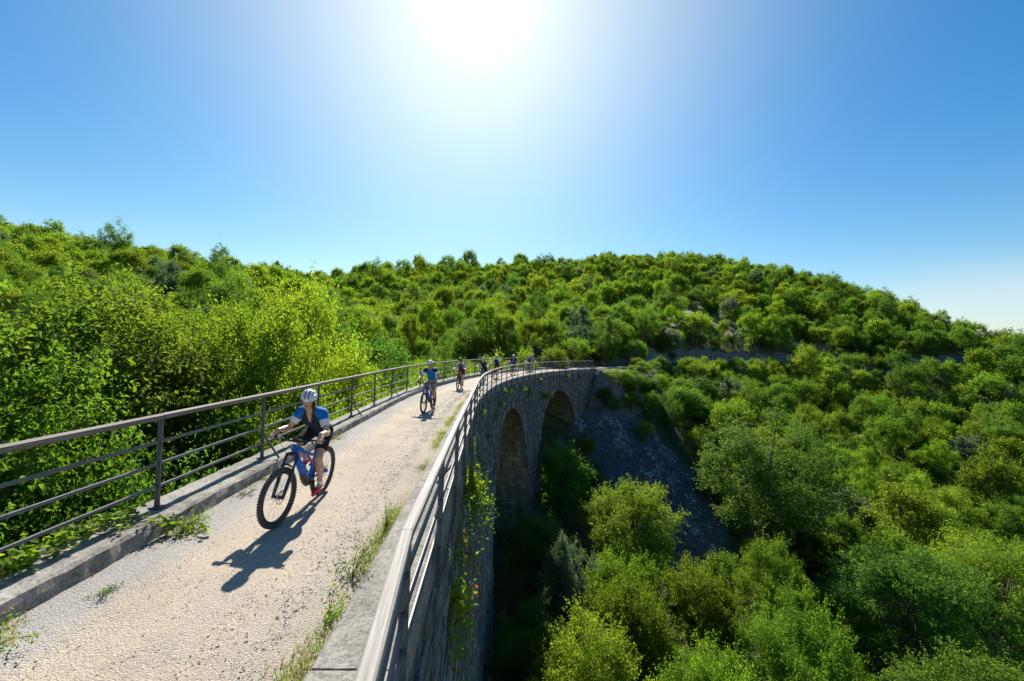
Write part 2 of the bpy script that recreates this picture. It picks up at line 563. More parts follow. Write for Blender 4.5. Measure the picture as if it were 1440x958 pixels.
# ------------------------------------------------------------------ terrain
CP = np.array([
    # under and right of the viaduct: the valley floor
    (0, 4, -15), (-2, 14, -17), (-1, 24, -18), (6, 24, -18.5), (14, 22, -19), (24, 22, -19.5), (38, 22, -20.5), (55, 26, -21), (80, 36, -20),
    (6, 33, -18), (16, 33, -18.3), (28, 36, -18), (40, 44, -17.5), (58, 48, -17.5), (80, 58, -15), (110, 62, -13), (15, 8, -19), (35, 5, -21), (70, 10, -22), (110, 30, -19), (0, -25, -6), (20, -25, -20), (60, -30, -26),
    # scree bank under the far abutment and the slope below the track
    (10, 58.5, -2.6), (15, 57.5, -4.2), (13.5, 52, -8.0), (17, 46, -13), (18.5, 41, -17), (21, 56, -7), (24, 48, -14), (4, 50, -9), (2, 42, -14), (-2, 50, -8), (-4, 60, -1),
    (20, 66, -2), (30, 70, -6.0), (34, 60, -12), (42, 78, -6.5), (48, 68, -12), (60, 86, -7), (66, 74, -12), (85, 84, -9), (95, 72, -13), (115, 82, -8), (140, 80, -8), (150, 60, -12),
    # above the track: the wooded hill
    (2, 68, 2), (12, 78, 4.0), (26, 92, 6.0), (42, 103, 6.5), (62, 112, 7), (85, 116, 7), (110, 112, 6), (135, 104, -1),
    (-12, 85, 3.5), (10, 110, 10), (35, 130, 16), (65, 140, 20), (95, 142, 20), (125, 134, 14), (150, 125, 3),
    (-30, 120, 10), (0, 150, 19), (35, 165, 29), (70, 178, 36), (105, 178, 34), (140, 165, 22), (165, 150, 2), (185, 140, -8), (205, 120, -20),
    (-45, 150, 21), (-20, 185, 33), (20, 205, 39), (55, 222, 45), (95, 222, 45), (135, 208, 35), (170, 185, 15), (200, 165, -8), (230, 140, -30),
    (60, 275, 40), (120, 275, 34), (0, 270, 30), (190, 250, -6), (260, 200, -45),
    # left of the viaduct
    (-9, 3, -7), (-9, 10, -7), (-10, 18, -8), (-10, 27, -10), (-10, 36, -10), (-8, 46, -7), (-20, 8, -5), (-22, 20, -5.5), (-22, 35, -7), (-22, 52, -4.5), (-20, 70, 0),
    (-38, 15, -1.5), (-42, 38, -1.5), (-45, 62, 1.5), (-55, 90, 7), (-70, 30, 5), (-80, 65, 9), (-90, 110, 16), (-75, 150, 19), (-120, 60, 17), (-140, 120, 24), (-130, 180, 28), (-90, 210, 27),
    (-200, 90, 29), (-230, 170, 39), (-190, 240, 37), (-130, 270, 33), (-300, 150, 52), (-320, 250, 56), (-60, 260, 29), (-200, 20, 25), (-100, 0, 8), (-30, -20, -1), (-330, 40, 52),
    # far frame
    (-600, 600, 60), (0, 600, 10), (600, 600, -60), (600, 0, -60), (-600, 0, 70), (-300, -120, 20), (300, -120, -45), (400, 300, -40), (0, 400, 20), (-300, 420, 60),
], float)


def _tps_fit(P, lam):
    n = len(P)
    d2 = ((P[:, None, :2] - P[None, :, :2]) ** 2).sum(-1)
    K = np.where(d2 > 0, d2 * np.log(d2 + 1e-12) * .5, 0.) + lam * np.eye(n)
    T = np.concatenate([np.ones((n, 1)), P[:, :2]], 1)
    A = np.block([[K, T], [T.T, np.zeros((3, 3))]])
    return np.linalg.solve(A, np.concatenate([P[:, 2], np.zeros(3)]))


_TW = _tps_fit(CP, 8.0)


def vnoise(x, y, seed=0):
    xi, yi = np.floor(x).astype(np.int64), np.floor(y).astype(np.int64)
    fx, fy = x - xi, y - yi
    fx, fy = fx * fx * (3 - 2 * fx), fy * fy * (3 - 2 * fy)

    def h(a, b):
        v = np.sin(a * 127.1 + b * 311.7 + seed * 74.7) * 43758.5453
        return v - np.floor(v)
    return (h(xi, yi) * (1 - fx) + h(xi + 1, yi) * fx) * (1 - fy) + (h(xi, yi + 1) * (1 - fx) + h(xi + 1, yi + 1) * fx) * fy - .5


def smooth01(t):
    t = np.clip(t, 0, 1)
    return t * t * (3 - 2 * t)


def terrain(x, y):
    x, y = np.asarray(x, float), np.asarray(y, float)
    sh = x.shape
    x, y = x.ravel(), y.ravel()
    z = np.empty(len(x))
    for i in range(0, len(x), 20000):
        a, b_ = x[i:i + 20000], y[i:i + 20000]
        d2 = (a[:, None] - CP[None, :, 0]) ** 2 + (b_[:, None] - CP[None, :, 1]) ** 2
        z[i:i + 20000] = (d2 * np.log(d2 + 1e-12) * .5) @ _TW[:len(CP)] + _TW[-3] + _TW[-2] * a + _TW[-1] * b_
    z += vnoise(x / 14, y / 14, 1) * 1.6 + vnoise(x / 5, y / 5, 2) * .7
    s, off, d = line_coords(x, y)
    on = (s > 57) & (s < 186)
    side = np.where(off > 0, smooth01((np.abs(off) - 2.3) / 5.0), smooth01((np.abs(off) - 2.5) / 2.4))
    z = np.where(on, -.08 * (1 - side) + z * side, z)
    # keep the ground clear of the deck and of the abutment fill
    under = (s > BR0 - 4) & (s <= 57) & (np.abs(off) < 6)
    z = np.where(under, np.minimum(z, -2.2), z)
    return z.reshape(sh)


SCREE = np.array([(7.5, 53.5), (12, 54.5), (16.5, 54.0), (20.5, 50.5), (23.0, 46), (20.8, 38), (16.0, 38), (13.0, 43), (9.8, 50)])


def in_poly(x, y, poly):
    x, y = np.asarray(x), np.asarray(y)
    r = np.zeros(x.shape, bool)
    j = len(poly) - 1
    for i in range(len(poly)):
        xi, yi = poly[i]; xj, yj = poly[j]
        c = ((yi > y) != (yj > y)) & (x < (xj - xi) * (y - yi) / (yj - yi + 1e-9) + xi)
        r ^= c
        j = i
    return r


CLEAR = [(31, 118, 12, 10), (44, 129, 15, 13), (54, 118, 13, 8), (47, 110, 16, 6), (20, 105, 5, 4), (66, 125, 8, 4), (58, 145, 7, 5), (-25, 170, 9, 4), (75, 112, 12, 3), (3, 128, 6, 5)]


def clearing(x, y):
    c = np.zeros(np.shape(x))
    for a, b_, rx, ry in CLEAR:
        c = np.maximum(c, 1 - np.sqrt(((x - a) / rx) ** 2 + ((y - b_) / ry) ** 2))
    return np.clip(c * 2.2 + vnoise(x / 3, y / 3, 5) * .6 * (c > 0), 0, 1)


def make_terrain():
    u = np.linspace(-1, 1, 250)
    gx = np.sinh(u * 3.0) / np.sinh(3.0) * 620 + 20
    w = np.linspace(-.42, 1, 250)
    gy = np.sinh(w * 2.6) / np.sinh(2.6) * 620 + 45
    X, Y = np.meshgrid(gx, gy)
    Z = terrain(X, Y)
    nx, ny = len(gx), len(gy)
    i = np.arange(nx * ny).reshape(ny, nx)
    q = np.stack([i[:-1, :-1], i[:-1, 1:], i[1:, 1:], i[1:, :-1]], -1).reshape(-1, 4)
    me = mesh_np('hillside', np.stack([X, Y, Z], -1).reshape(-1, 3), q, [M['hillside']], smooth=True)
    for nm, val in (('clear', clearing(X, Y)), ('scree', in_poly(X, Y, SCREE).astype(float))):
        a = me.attributes.new(nm, 'FLOAT', 'POINT')
        a.data.foreach_set('value', val.ravel().astype(np.float32))
    o = link('hillside', me)
    tag(o, 'wooded valley sides and hill rising behind the viaduct', kind='structure')
    return o


make_terrain()


m, nt, b = new_mat('dark_timber'); M['timber_dark'] = m
at3 = nt.nodes.new('ShaderNodeUVMap')
mg = nt.nodes.new('ShaderNodeMapping'); mg.inputs['Scale'].default_value = (1.0, 50, 1)
nt.links.new(at3.outputs[0], mg.inputs[0])
gnz = noise(nt, 1.0, 6, .75, mg.outputs[0], .5)
nt.links.new(ramp(nt, gnz, [(.28, (.060, .046, .036)), (.5, (.15, .125, .105)), (.74, (.30, .28, .25))]), b.inputs['Base Color'])
b.inputs['Roughness'].default_value = .7
bump(nt, b, gnz, .6, .006)

# ------------------------------------------------------------------ viaduct
def s_for(y, off):
    p = at_s(LINE[:, 0], off)
    k = (LINE[:, 0] > BR0) & (LINE[:, 0] < 70)
    return float(np.interp(y, p[k, 1], LINE[k, 0]))


A1 = (s_for(26.0, 1.9), s_for(37.8, 1.9))
A2 = (s_for(41.8, 1.9), s_for(52.8, 1.9))
CROWN = -2.15
OFF_R, OFF_L = 1.72, -2.04


def arch_z(s):
    """underside of the arch at station s, or None in a pier"""
    for a, b_ in (A1, A2):
        if a < s < b_:
            h = (b_ - a) / 2; c = (a + b_) / 2
            t = (s - c) / h
            return CROWN - h * .98 * (1 - math.sqrt(max(0., 1 - t * t)))
    return None


def batter(z):
    return .035 * max(0., -z - 2.5)


viaduct = empty('stone_viaduct', tuple(at_s(20, 0, -18)))
tag(viaduct, 'long curved grey stone viaduct with arches carrying the gravel track', 'viaduct')


def vlink(name, me, parent=viaduct):
    o = link(name, me, parent)
    o.matrix_parent_inverse = Matrix.Translation(viaduct.location).inverted()
    return o


# the core: side faces, arch undersides and jambs (the bed the stones sit in)
def core():
    ss = sorted(set([float(x) for x in np.arange(BR0, BR1 + 4, .5)] + [A1[0], A1[1], A2[0], A2[1]]))
    mb = MB()
    def col_(s, off, zs):
        sg = 1 if off > 0 else -1
        return [at_s(s, off + sg * (batter(z) - .06), z) for z in zs]
    for off in (OFF_R, OFF_L):
        for a, b_ in zip(ss[:-1], ss[1:]):
            m_ = (a + b_) / 2
            opening = arch_z(m_) is not None
            za = (arch_z(a) if opening and arch_z(a) is not None else (CROWN - (A1[1] - A1[0]) / 2 if False else None))
            if opening:
                def zz(s):
                    v = arch_z(s)
                    if v is None:
                        for p, q in (A1, A2):
                            if abs(s - p) < 1e-6 or abs(s - q) < 1e-6:
                                return CROWN - (q - p) / 2 * .98
                    return v
                za_, zb_ = zz(a), zz(b_)
                va = col_(a, off, (-.1, za_)); vb = col_(b_, off, (-.1, zb_))
                mb.add([va[0], vb[0], vb[1], va[1]], [(0, 1, 2, 3)])
            else:
                zs = (-.1, -2.5, -9, -24)
                va = col_(a, off, zs); vb = col_(b_, off, zs)
                for k in range(3):
                    mb.add([va[k], vb[k], vb[k + 1], va[k + 1]], [(0, 1, 2, 3)])
    # undersides
    for p, q in (A1, A2):
        n = 28
        th = np.linspace(0, math.pi, n + 1)
        c, h = (p + q) / 2, (q - p) / 2
        for i in range(n):
            s1, z1 = c - h * math.cos(th[i]), CROWN - h * .98 * (1 - math.sin(th[i]))
            s2, z2 = c - h * math.cos(th[i + 1]), CROWN - h * .98 * (1 - math.sin(th[i + 1]))
            mb.add([at_s(s1, OFF_R + batter(z1) - .05, z1), at_s(s2, OFF_R + batter(z2) - .05, z2), at_s(s2, OFF_L - batter(z2) + .05, z2), at_s(s1, OFF_L - batter(z1) + .05, z1)], [(0, 1, 2, 3)])
        for s_ in (p, q):
            z0 = CROWN - h * .98
            mb.add([at_s(s_, OFF_R + batter(z0) - .05, z0), at_s(s_, OFF_L - batter(z0) + .05, z0), at_s(s_, OFF_L - batter(-24) + .05, -24), at_s(s_, OFF_R + batter(-24) - .05, -24)], [(0, 1, 2, 3)])
    vlink('mortar_bed', mb.mesh('mortar_bed', M['mortar']))


core()

BOXQ = np.array([(0, 3, 2, 1), (4, 5, 6, 7), (0, 1, 5, 4), (1, 2, 6, 5), (2, 3, 7, 6), (3, 0, 4, 7)])


def stones_mesh(name, cells, mat):
    """cells: list of 8-corner arrays (inner ring then outer ring)"""
    v = np.concatenate(cells).reshape(-1, 3)
    n = len(cells)
    q = (BOXQ[None] + (np.arange(n) * 8)[:, None, None]).reshape(-1, 4)
    return mesh_np(name, v, q, [mat], attr={'rnd': np.repeat(rng.random(n), 6)})


def face_cell(fn, a0, a1, b0, b1, proud, r):
    """stone on a parametric face fn(a, b, out)"""
    g = .012
    ins = .018
    inner = [fn(a0 + g, b0 + g, -.08), fn(a1 - g, b0 + g, -.08), fn(a1 - g, b1 - g, -.08), fn(a0 + g, b1 - g, -.08)]
    j = (rng.random(8) - .5) * .03
    outer = [fn(a0 + g + ins + j[0], b0 + g + ins + j[1], proud), fn(a1 - g - ins + j[2], b0 + g + ins + j[3], proud * (.7 + .6 * rng.random())),
             fn(a1 - g - ins + j[4], b1 - g - ins + j[5], proud), fn(a0 + g + ins + j[6], b1 - g - ins + j[7], proud * (.7 + .6 * rng.random()))]
    return np.array(inner + outer)


def side_fn(off):
    sg = 1 if off > 0 else -1
    return lambda s, z, o: at_s(s, off + sg * (batter(z) - .05 + o), z)


def side_stones(off, s0, s1, zmin_fn):
    fn = side_fn(off)
    cells = []
    z = -.42
    while z > -19.5:
        h = .26 + .14 * rng.random()
        s = s0 + rng.random() * .4
        while s < s1:
            L = .38 + .5 * rng.random() ** 1.4
            m_ = s + L / 2
            ok = True
            for ss in (s, m_, s + L):
                za = arch_z(ss)
                if za is not None and z - h < za + .46:
                    ok = False
            for p, q in (A1, A2):
                for e in (p, q):
                    if s < e < s + L and z < CROWN:
                        ok = False
            if ok and z - h > zmin_fn(m_):
                cells.append(face_cell(fn, s, s + L, z - h, z, .05 + .045 * rng.random(), 0))
            s += L
        z -= h
    return cells


_sg = np.arange(BR0, BR1 + 6, 1.0)
_gr = {o: terrain(*at_s(_sg, o)[:, :2].T) for o in (3.0, -3.0)}
cells = side_stones(OFF_R, -4, BR1 + 3, lambda s: np.interp(s, _sg, _gr[3.0]) - 1.2)
me = stones_mesh('masonry', cells, M['stone'])
o = vlink('masonry', me); o['kind'] = 'stuff'
cells = side_stones(OFF_L, 10, BR1 + 3, lambda s: max(np.interp(s, _sg, _gr[-3.0]) - 1.2, -8))
o = vlink('masonry', stones_mesh('masonry', cells, M['stone'])); o['kind'] = 'stuff'

# voussoirs round each arch, right-hand face; single stones
def voussoirs():
    for p, q in (A1, A2):
        c, h = (p + q) / 2, (q - p) / 2
        n = 34
        for i in range(n):
            t0, t1 = math.pi * i / n, math.pi * (i + 1) / n
            pr = .09 + .03 * rng.random()
            def pt(t, r, o_):
                s_ = c - (h + r) * math.cos(t); z_ = CROWN - h * .98 * (1 - math.sin(t)) + r * math.sin(t)
                return at_s(s_, OFF_R + batter(z_) - .05 + o_, z_)
            g = .006
            ins = .012
            cell = np.array([pt(t0 + g, -.0, -.3), pt(t1 - g, -.0, -.3), pt(t1 - g, .5, -.08), pt(t0 + g, .5, -.08),
                             pt(t0 + g, ins, pr), pt(t1 - g, ins, pr), pt(t1 - g, .5 - ins, pr * .9), pt(t0 + g, .5 - ins, pr * .9)])
            vlink('voussoir', stones_mesh('voussoir', [cell], M['stone']))


voussoirs()

# pier faces that look up the valley towards the near end: coursed stone with warm bounced light in its colour, each block its own
def jamb_stones(s_, h, single_from, zlo):
    z0 = CROWN - h * .98
    fn = lambda o_, z, out: at_s(s_ - out + .05, o_, z)
    zs = z0 + .1
    singles, rest = [], []
    while zs > zlo:
        hh_ = .27 + .12 * rng.random()
        o_ = OFF_L - batter(zs) + .05
        end = OFF_R + batter(zs) - .03
        while o_ < end - .1:
            L = min(.42 + .42 * rng.random(), end - o_)
            if end - o_ - L < .2: L = end - o_
            c = face_cell(fn, o_, o_ + L, zs - hh_, zs, .05 + .04 * rng.random(), 0)
            (singles if (o_ > single_from) else rest).append(c)
            o_ += L
        zs -= hh_
    return singles, rest


def soffit_stones(p, q, half):
    c, h = (p + q) / 2, (q - p) / 2
    cells = []
    n = 36
    for i in range(n):
        if half and i < n * .45: continue
        t0, t1 = math.pi * i / n, math.pi * (i + 1) / n
        o_ = OFF_L
        while o_ < OFF_R - .35:
            L = .4 + .4 * rng.random()
            L = min(L, OFF_R - .32 - o_)
            def fn(a, t, out):
                r = out - .05
                return at_s(c - (h - r) * math.cos(t), a, CROWN - h * .98 * (1 - math.sin(t)) - r * math.sin(t))
            g = .012
            pr = .05 + .03 * rng.random()
            cells.append(np.array([fn(o_ + g, t0 + .002, -.05), fn(o_ + L - g, t0 + .002, -.05), fn(o_ + L - g, t1 - .002, -.05), fn(o_ + g, t1 - .002, -.05),
                                   fn(o_ + g * 2, t0 + .005, pr), fn(o_ + L - g * 2, t0 + .005, pr), fn(o_ + L - g * 2, t1 - .005, pr), fn(o_ + g * 2, t1 - .005, pr)]))
            o_ += L
    return cells


sing, rest = jamb_stones(A1[1], (A1[1] - A1[0]) / 2, -.9, -16.5)
for c in sing[:230]:
    vlink('stone', stones_mesh('stone', [c], M['stone_warm_lit']))
s2, r2 = jamb_stones(A2[1], (A2[1] - A2[0]) / 2, 99, -10)
allr = rest + sing[230:] + r2 + soffit_stones(*A1, True) + soffit_stones(*A2, True)
o = vlink('masonry', stones_mesh('masonry', allr, M['stone_warm_lit'])); o['kind'] = 'stuff'

# deck slab, kerbs: cast in lengths
def strip_mesh(name, prof, s0, s1, step, mat, jit=.0, seed=3):
    """closed profile [(off, z)] swept along the line"""
    ss = np.arange(s0, s1 + 1e-6, step)
    n = len(prof)
    r = np.random.default_rng(seed)
    v = []
    for s_ in ss:
        jj = (r.random((n, 2)) - .5) * jit
        v += [at_s(s_, o_ + jj[k, 0], z_ + jj[k, 1]) for k, (o_, z_) in enumerate(prof)]
    q = []
    for i in range(len(ss) - 1):
        for k in range(n):
            q.append((i * n + k, i * n + (k + 1) % n, (i + 1) * n + (k + 1) % n, (i + 1) * n + k))
    fl = [np.array(q)]
    caps = np.array([list(range(n))[::-1], [(len(ss) - 1) * n + k for k in range(n)]])
    return mesh_np(name, np.array(v), fl + [caps], [mat] if not isinstance(mat, list) else mat)


# kerbs in lengths of about 6 m with open joints
def kerb_lengths(prof, s0, s1, L, jit):
    k = 0
    s_ = s0
    while s_ < s1:
        e = min(s_ + L * (.9 + .2 * rng.random()), s1)
        vlink('kerb', strip_mesh('kerb', prof, s_, e - .018, (e - .018 - s_) / max(2, round((e - s_) / .14)), M['concrete'], jit, 10 + k))
        s_ = e; k += 1


kerb_lengths([(-1.46, -.12), (-1.465, .02), (-1.47, .10), (-1.48, .172), (-1.515, .200), (-1.65, .204), (-1.80, .20), (-1.95, .203), (-2.06, .19), (-2.10, .15), (-2.10, -.38)], -6, BR1 + 1, 5.2, .020)
kerb_lengths([(1.15, -.12), (1.155, .06), (1.185, .092), (1.35, .096), (1.45, .094), (1.58, .096), (1.71, .09), (1.745, .06), (1.75, -.15), (1.75, -.40)], -6, BR1 + 1, 6.1, .009)
vlink('deck_slab', strip_mesh('deck_slab', [(-2.0, -.40), (-2.0, -.13), (1.70, -.13), (1.70, -.40)], BR0, BR1 + 2, 1.0, M['concrete']))

# ------------------------------------------------------------------ gravel track
def road():
    ss = np.concatenate([np.arange(-8, 16, .12), np.arange(16, 60, .4), np.arange(60, 184, 1.0)])
    oo = np.concatenate([np.linspace(-1.56, 1.18, 40)])
    S, O = np.meshgrid(ss, oo, indexing='ij')
    wide = np.where(S > 58, 1.15, 1.0)
    P = at_s(S.ravel(), (O * wide).ravel()).reshape(S.shape + (3,))
    x, y = P[..., 0], P[..., 1]
    z = -.018 * np.exp(-((O + .55) / .28) ** 2) - .015 * np.exp(-((O - .45) / .28) ** 2) + .02 * np.exp(-((np.abs(O - -.2) - 1.35) / .2) ** 2)
    z = z + vnoise(x * 2.2, y * 2.2, 3) * .016 + vnoise(x * 7, y * 7, 4) * .008 + vnoise(x * 18, y * 18, 6) * .005
    P[..., 2] = z
    n0, n1 = S.shape
    i = np.arange(n0 * n1).reshape(n0, n1)
    q = np.stack([i[:-1, :-1], i[:-1, 1:], i[1:, 1:], i[1:, :-1]], -1).reshape(-1, 4)
    me = mesh_np('gravel_road', P.reshape(-1, 3), q, [M['road']], smooth=True)
    a = me.attributes.new('off', 'FLOAT', 'POINT'); a.data.foreach_set('value', O.ravel().astype(np.float32))
    o = link('gravel_road', me)
    tag(o, 'pale gravel track running along the top of the viaduct', kind='structure')


road()

# loose stones on the track
OCT = np.array([(1, 0, 0), (0, 1, 0), (-1, 0, 0), (0, -1, 0), (0, 0, 1), (0, 0, -1)], float)
OCTF = np.array([(0, 1, 4), (1, 2, 4), (2, 3, 4), (3, 0, 4), (1, 0, 5), (2, 1, 5), (3, 2, 5), (0, 3, 5)])


def scatter_stones(name, P, size, mat, flat=.42, tone=None):
    n = len(P)
    r = np.random.default_rng(11 + n)
    v = OCT[None] * (1 + (r.random((n, 6, 1)) - .5) * .7) + (r.random((n, 6, 3)) - .5) * .45
    v = v * (r.random((n, 1, 3)) * .6 + .6) * np.array((1, 1, flat))
    a = r.random(n) * 6.283
    c, s_ = np.cos(a)[:, None], np.sin(a)[:, None]
    vx = v[..., 0] * c - v[..., 1] * s_; vy = v[..., 0] * s_ + v[..., 1] * c
    tl = (r.random((n, 2)) - .5) * .8
    vz = v[..., 2] + vx * tl[:, :1] + vy * tl[:, 1:]
    v = np.stack([vx, vy, vz], -1) * size[:, None, None] + P[:, None]
    f = (OCTF[None] + (np.arange(n) * 6)[:, None, None]).reshape(-1, 3)
    return mesh_np(name, v.reshape(-1, 3), f, [mat], attr={'rnd': np.repeat(r.random(n) if tone is None else tone, 8)})


n = 66000
s_ = -1.5 + 22 * rng.random(n) ** 1.9
o_ = rng.choice(3, n, p=[.34, .46, .20])
off = np.where(o_ == 0, -1.5 + np.abs(rng.normal(0, .26, n)), np.where(o_ == 1, 1.1 - np.abs(rng.normal(0, .62, n)), rng.uniform(-1.5, 1.15, n)))
off = np.where(off < -1.44, -1.44 + .3 * rng.random(n), off)
off = np.clip(off, -1.44, 1.14)
_tr = (np.exp(-((off + .58) / .26) ** 2) + np.exp(-((off - .42) / .24) ** 2)) * .72
_kp = rng.random(n) > _tr
s_, off, n = s_[_kp], off[_kp], int(_kp.sum())
P = at_s(s_, off); x, y = P[:, 0], P[:, 1]
P[:, 2] = vnoise(x * 2.2, y * 2.2, 3) * .016 - .004
size = .0032 + .008 * rng.random(n) ** 3 + np.where((off > .2) & (rng.random(n) < .07), .012 * rng.random(n) ** 2, 0) + .0004 * np.maximum(0, s_)
grey = off < -.85
for mk, sel, lab in (('pebble_grey', grey, 'loose grey chippings along the foot of the left kerb'), ('pebble', ~grey, 'loose pale stones scattered over the gravel track')):
    o = link('loose_gravel', scatter_stones('loose_gravel', P[sel], size[sel], M[mk]))
    tag(o, lab, 'gravel', kind='stuff')

# stones of the scree bank
n = 42000
x = rng.uniform(7, 24, n); y = rng.uniform(37, 61, n)
k = in_poly(x, y, SCREE) & (rng.random(n) < .95)
x, y = x[k], y[k]
z = terrain(x, y)
_strk = vnoise((x + .35 * y) / 1.5, y / 9, 9) + .6 * vnoise(x / .7, y / 1.2, 10)
sz = .06 + .17 * rng.random(len(x)) ** 3 + .17 * (_strk > .12) * rng.random(len(x))
o = link('scree', scatter_stones('scree', np.stack([x, y, z + .02], -1), sz, M['scree'], .6, np.clip(.22 + .5 * rng.random(len(x)) ** 2 + .55 * (_strk > .15) * rng.random(len(x)), 0, .98)))  # palest tones in the streaks paint in sun glinting on stone tops
tag(o, 'dark blue-grey bank of loose rubble below the far end of the viaduct', 'rubble', kind='stuff')

# ------------------------------------------------------------------ railings
def uv_tube(name, pts, w, h, mat, bev=.012):
    """bevelled rectangular rail swept along pts with u along its length"""
    pts = np.asarray(pts, float)
    d = np.gradient(pts, axis=0); d /= np.linalg.norm(d, axis=1)[:, None]
    up = np.array((0, 0, 1.0))
    x = np.cross(d, up); x /= np.linalg.norm(x, axis=1)[:, None]
    W, H = w / 2, h / 2
    prof = [(-W + bev, -H), (W - bev, -H), (W, -H + bev), (W, H - bev), (W - bev, H), (-W + bev, H), (-W, H - bev), (-W, -H + bev)]
    n = len(prof)
    v = np.array([[p + xx * a + up * b_ for a, b_ in prof] for p, xx in zip(pts, x)]).reshape(-1, 3)
    L = np.concatenate([[0], np.cumsum(np.linalg.norm(np.diff(pts, axis=0), axis=1))])
    q, uv = [], []
    per = np.concatenate([[0], np.cumsum([math.dist(prof[i], prof[(i + 1) % n]) for i in range(n)])])
    for i in range(len(pts) - 1):
        for k in range(n):
            q.append((i * n + k, i * n + (k + 1) % n, (i + 1) * n + (k + 1) % n, (i + 1) * n + k))
            uv += [(L[i], per[k]), (L[i], per[k + 1]), (L[i + 1], per[k + 1]), (L[i + 1], per[k])]
    caps = np.array([list(range(n))[::-1], [(len(pts) - 1) * n + k for k in range(n)]])
    me = mesh_np(name, v, [np.array(q), caps], [mat])
    ul = me.uv_layers.new(name='UVMap')
    uv = np.array(uv + [(0, 0)] * (2 * n), np.float32)
    if len(ul.data) == len(uv):
        ul.data.foreach_set('uv', uv.ravel())
    return me


def railing(label, off_post, off_rail, z_top, z_bars, post_lo, s0, s1, first, brace_side, bar_w, post_w, top_w, top_h):
    root = empty('railing', tuple(at_s(s0, off_post)))
    tag(root, label, 'railing', 'steel railings along the viaduct')
    inv = Matrix.Translation(root.location).inverted()

    def add(name, me):
        o = link(name, me, root); o.matrix_parent_inverse = inv
        return o
    posts = list(np.arange(first, s1 + .01, 2.42 if off_post < 0 else 2.12))
    flare = lambda s: 0. if off_post < 0 else np.maximum(0., .15 - np.asarray(s)) * .085      # the near length splays outwards
    for i, s_ in enumerate(posts):
        h = head_s(s_)
        rot = np.array([(math.cos(h), math.sin(h), 0), (-math.sin(h), math.cos(h), 0), (0, 0, 1)])
        mb = MB()
        p = at_s(s_, off_post + flare(s_))
        lean = rng.normal(0, .004, 2)
        a = p + np.array((0, 0, post_lo)); b_ = p + np.array((lean[0], lean[1], z_top - top_h / 2 + .005))
        mb.beam(a, b_, post_w, post_w * .55, up=(math.sin(h), math.cos(h), 0))
        mb.box(p + np.array((0, 0, max(post_lo, .1) + .012)) if off_post < 0 else p + np.array((0, 0, -.06)), (.14, .11, .016) if off_post < 0 else (.05, .14, .2), rot)
        mb.box(p + np.array((0, 0, z_top - top_h / 2 - .006)), (.075, .10, .008), rot)
        po = add('post', mb.mesh('post', M['steel']))
        if (i % 2 == 0) if off_post < 0 else (i % 3 == 2):
            mb = MB()
            q0 = at_s(s_, off_post, z_bars[1] - .1); q1 = at_s(s_ + .0, off_post + brace_side * .31, .205 if off_post < 0 else .1)
            mb.beam(q0, q1, .035, .012, up=(math.sin(h), math.cos(h), 0))
            o = add('brace', mb.mesh('brace', M['steel']))
    ends = [s0] + [x for x in posts[(1 if off_post < 0 else 0)::2]] + [s1]
    ends = sorted(set(round(e, 3) for e in ends))
    for a, b_ in zip(ends[:-1], ends[1:]):
        if b_ - a < .3: continue
        # straight lengths between every second post, as the photograph's slight corners show
        ss = np.array([a + .004, b_ - .004])
        sw = rng.normal(0, .005, 2)
        pts = at_s(ss, off_rail + flare(ss), z_top + sw)
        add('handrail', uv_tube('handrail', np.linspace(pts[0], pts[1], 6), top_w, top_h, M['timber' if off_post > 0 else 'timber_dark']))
        for zb in z_bars:
            pp = at_s(np.array([a, b_]), off_rail + flare(np.array([a, b_])), zb + rng.normal(0, .003, 2))
            add('rail', uv_tube('rail', np.linspace(pp[0], pp[1], 4), bar_w * .6, bar_w, M['steel'], .004))
    return root


railing('dark steel railing with timber handrail behind the woman cyclist on the left kerb', -1.80, -1.80, 1.345, (1.03, .755, .47), .20, -2.2, 56.0, .15, 1, .038, .052, .078, .068)
railing('dark steel railing with pale sunlit handrail running along the edge above the valley', 1.80, 1.80, 1.10, (.83, .58, .34), -.42, -3.0, 57.5, -.13, -1, .045, .062, .080, .075)

# ------------------------------------------------------------------ trees
def leaf_cloud(P, N, L, W, fold, r):
    """one folded leaf (two triangles) at each point P with normal N"""
    n = len(P)
    N = N / (np.linalg.norm(N, axis=1)[:, None] + 1e-9)
    t = r.normal(size=(n, 3)); t -= N * (t * N).sum(1)[:, None]
    t /= np.linalg.norm(t, axis=1)[:, None] + 1e-9
    b_ = np.cross(N, t)
    L = L[:, None]; W = W[:, None]
    v = np.stack([P - t * L * .5, P + b_ * W * .5 + N * fold * W - t * L * .05, P + t * L * .5 - N * fold * W * .5, P - b_ * W * .5 + N * fold * W - t * L * .05], 1)
    i = (np.arange(n) * 4)[:, None]
    f = np.concatenate([i + np.array([[0, 1, 2]]), i + np.array([[0, 2, 3]])], 1).reshape(-1, 3)
    return v.reshape(-1, 3), f


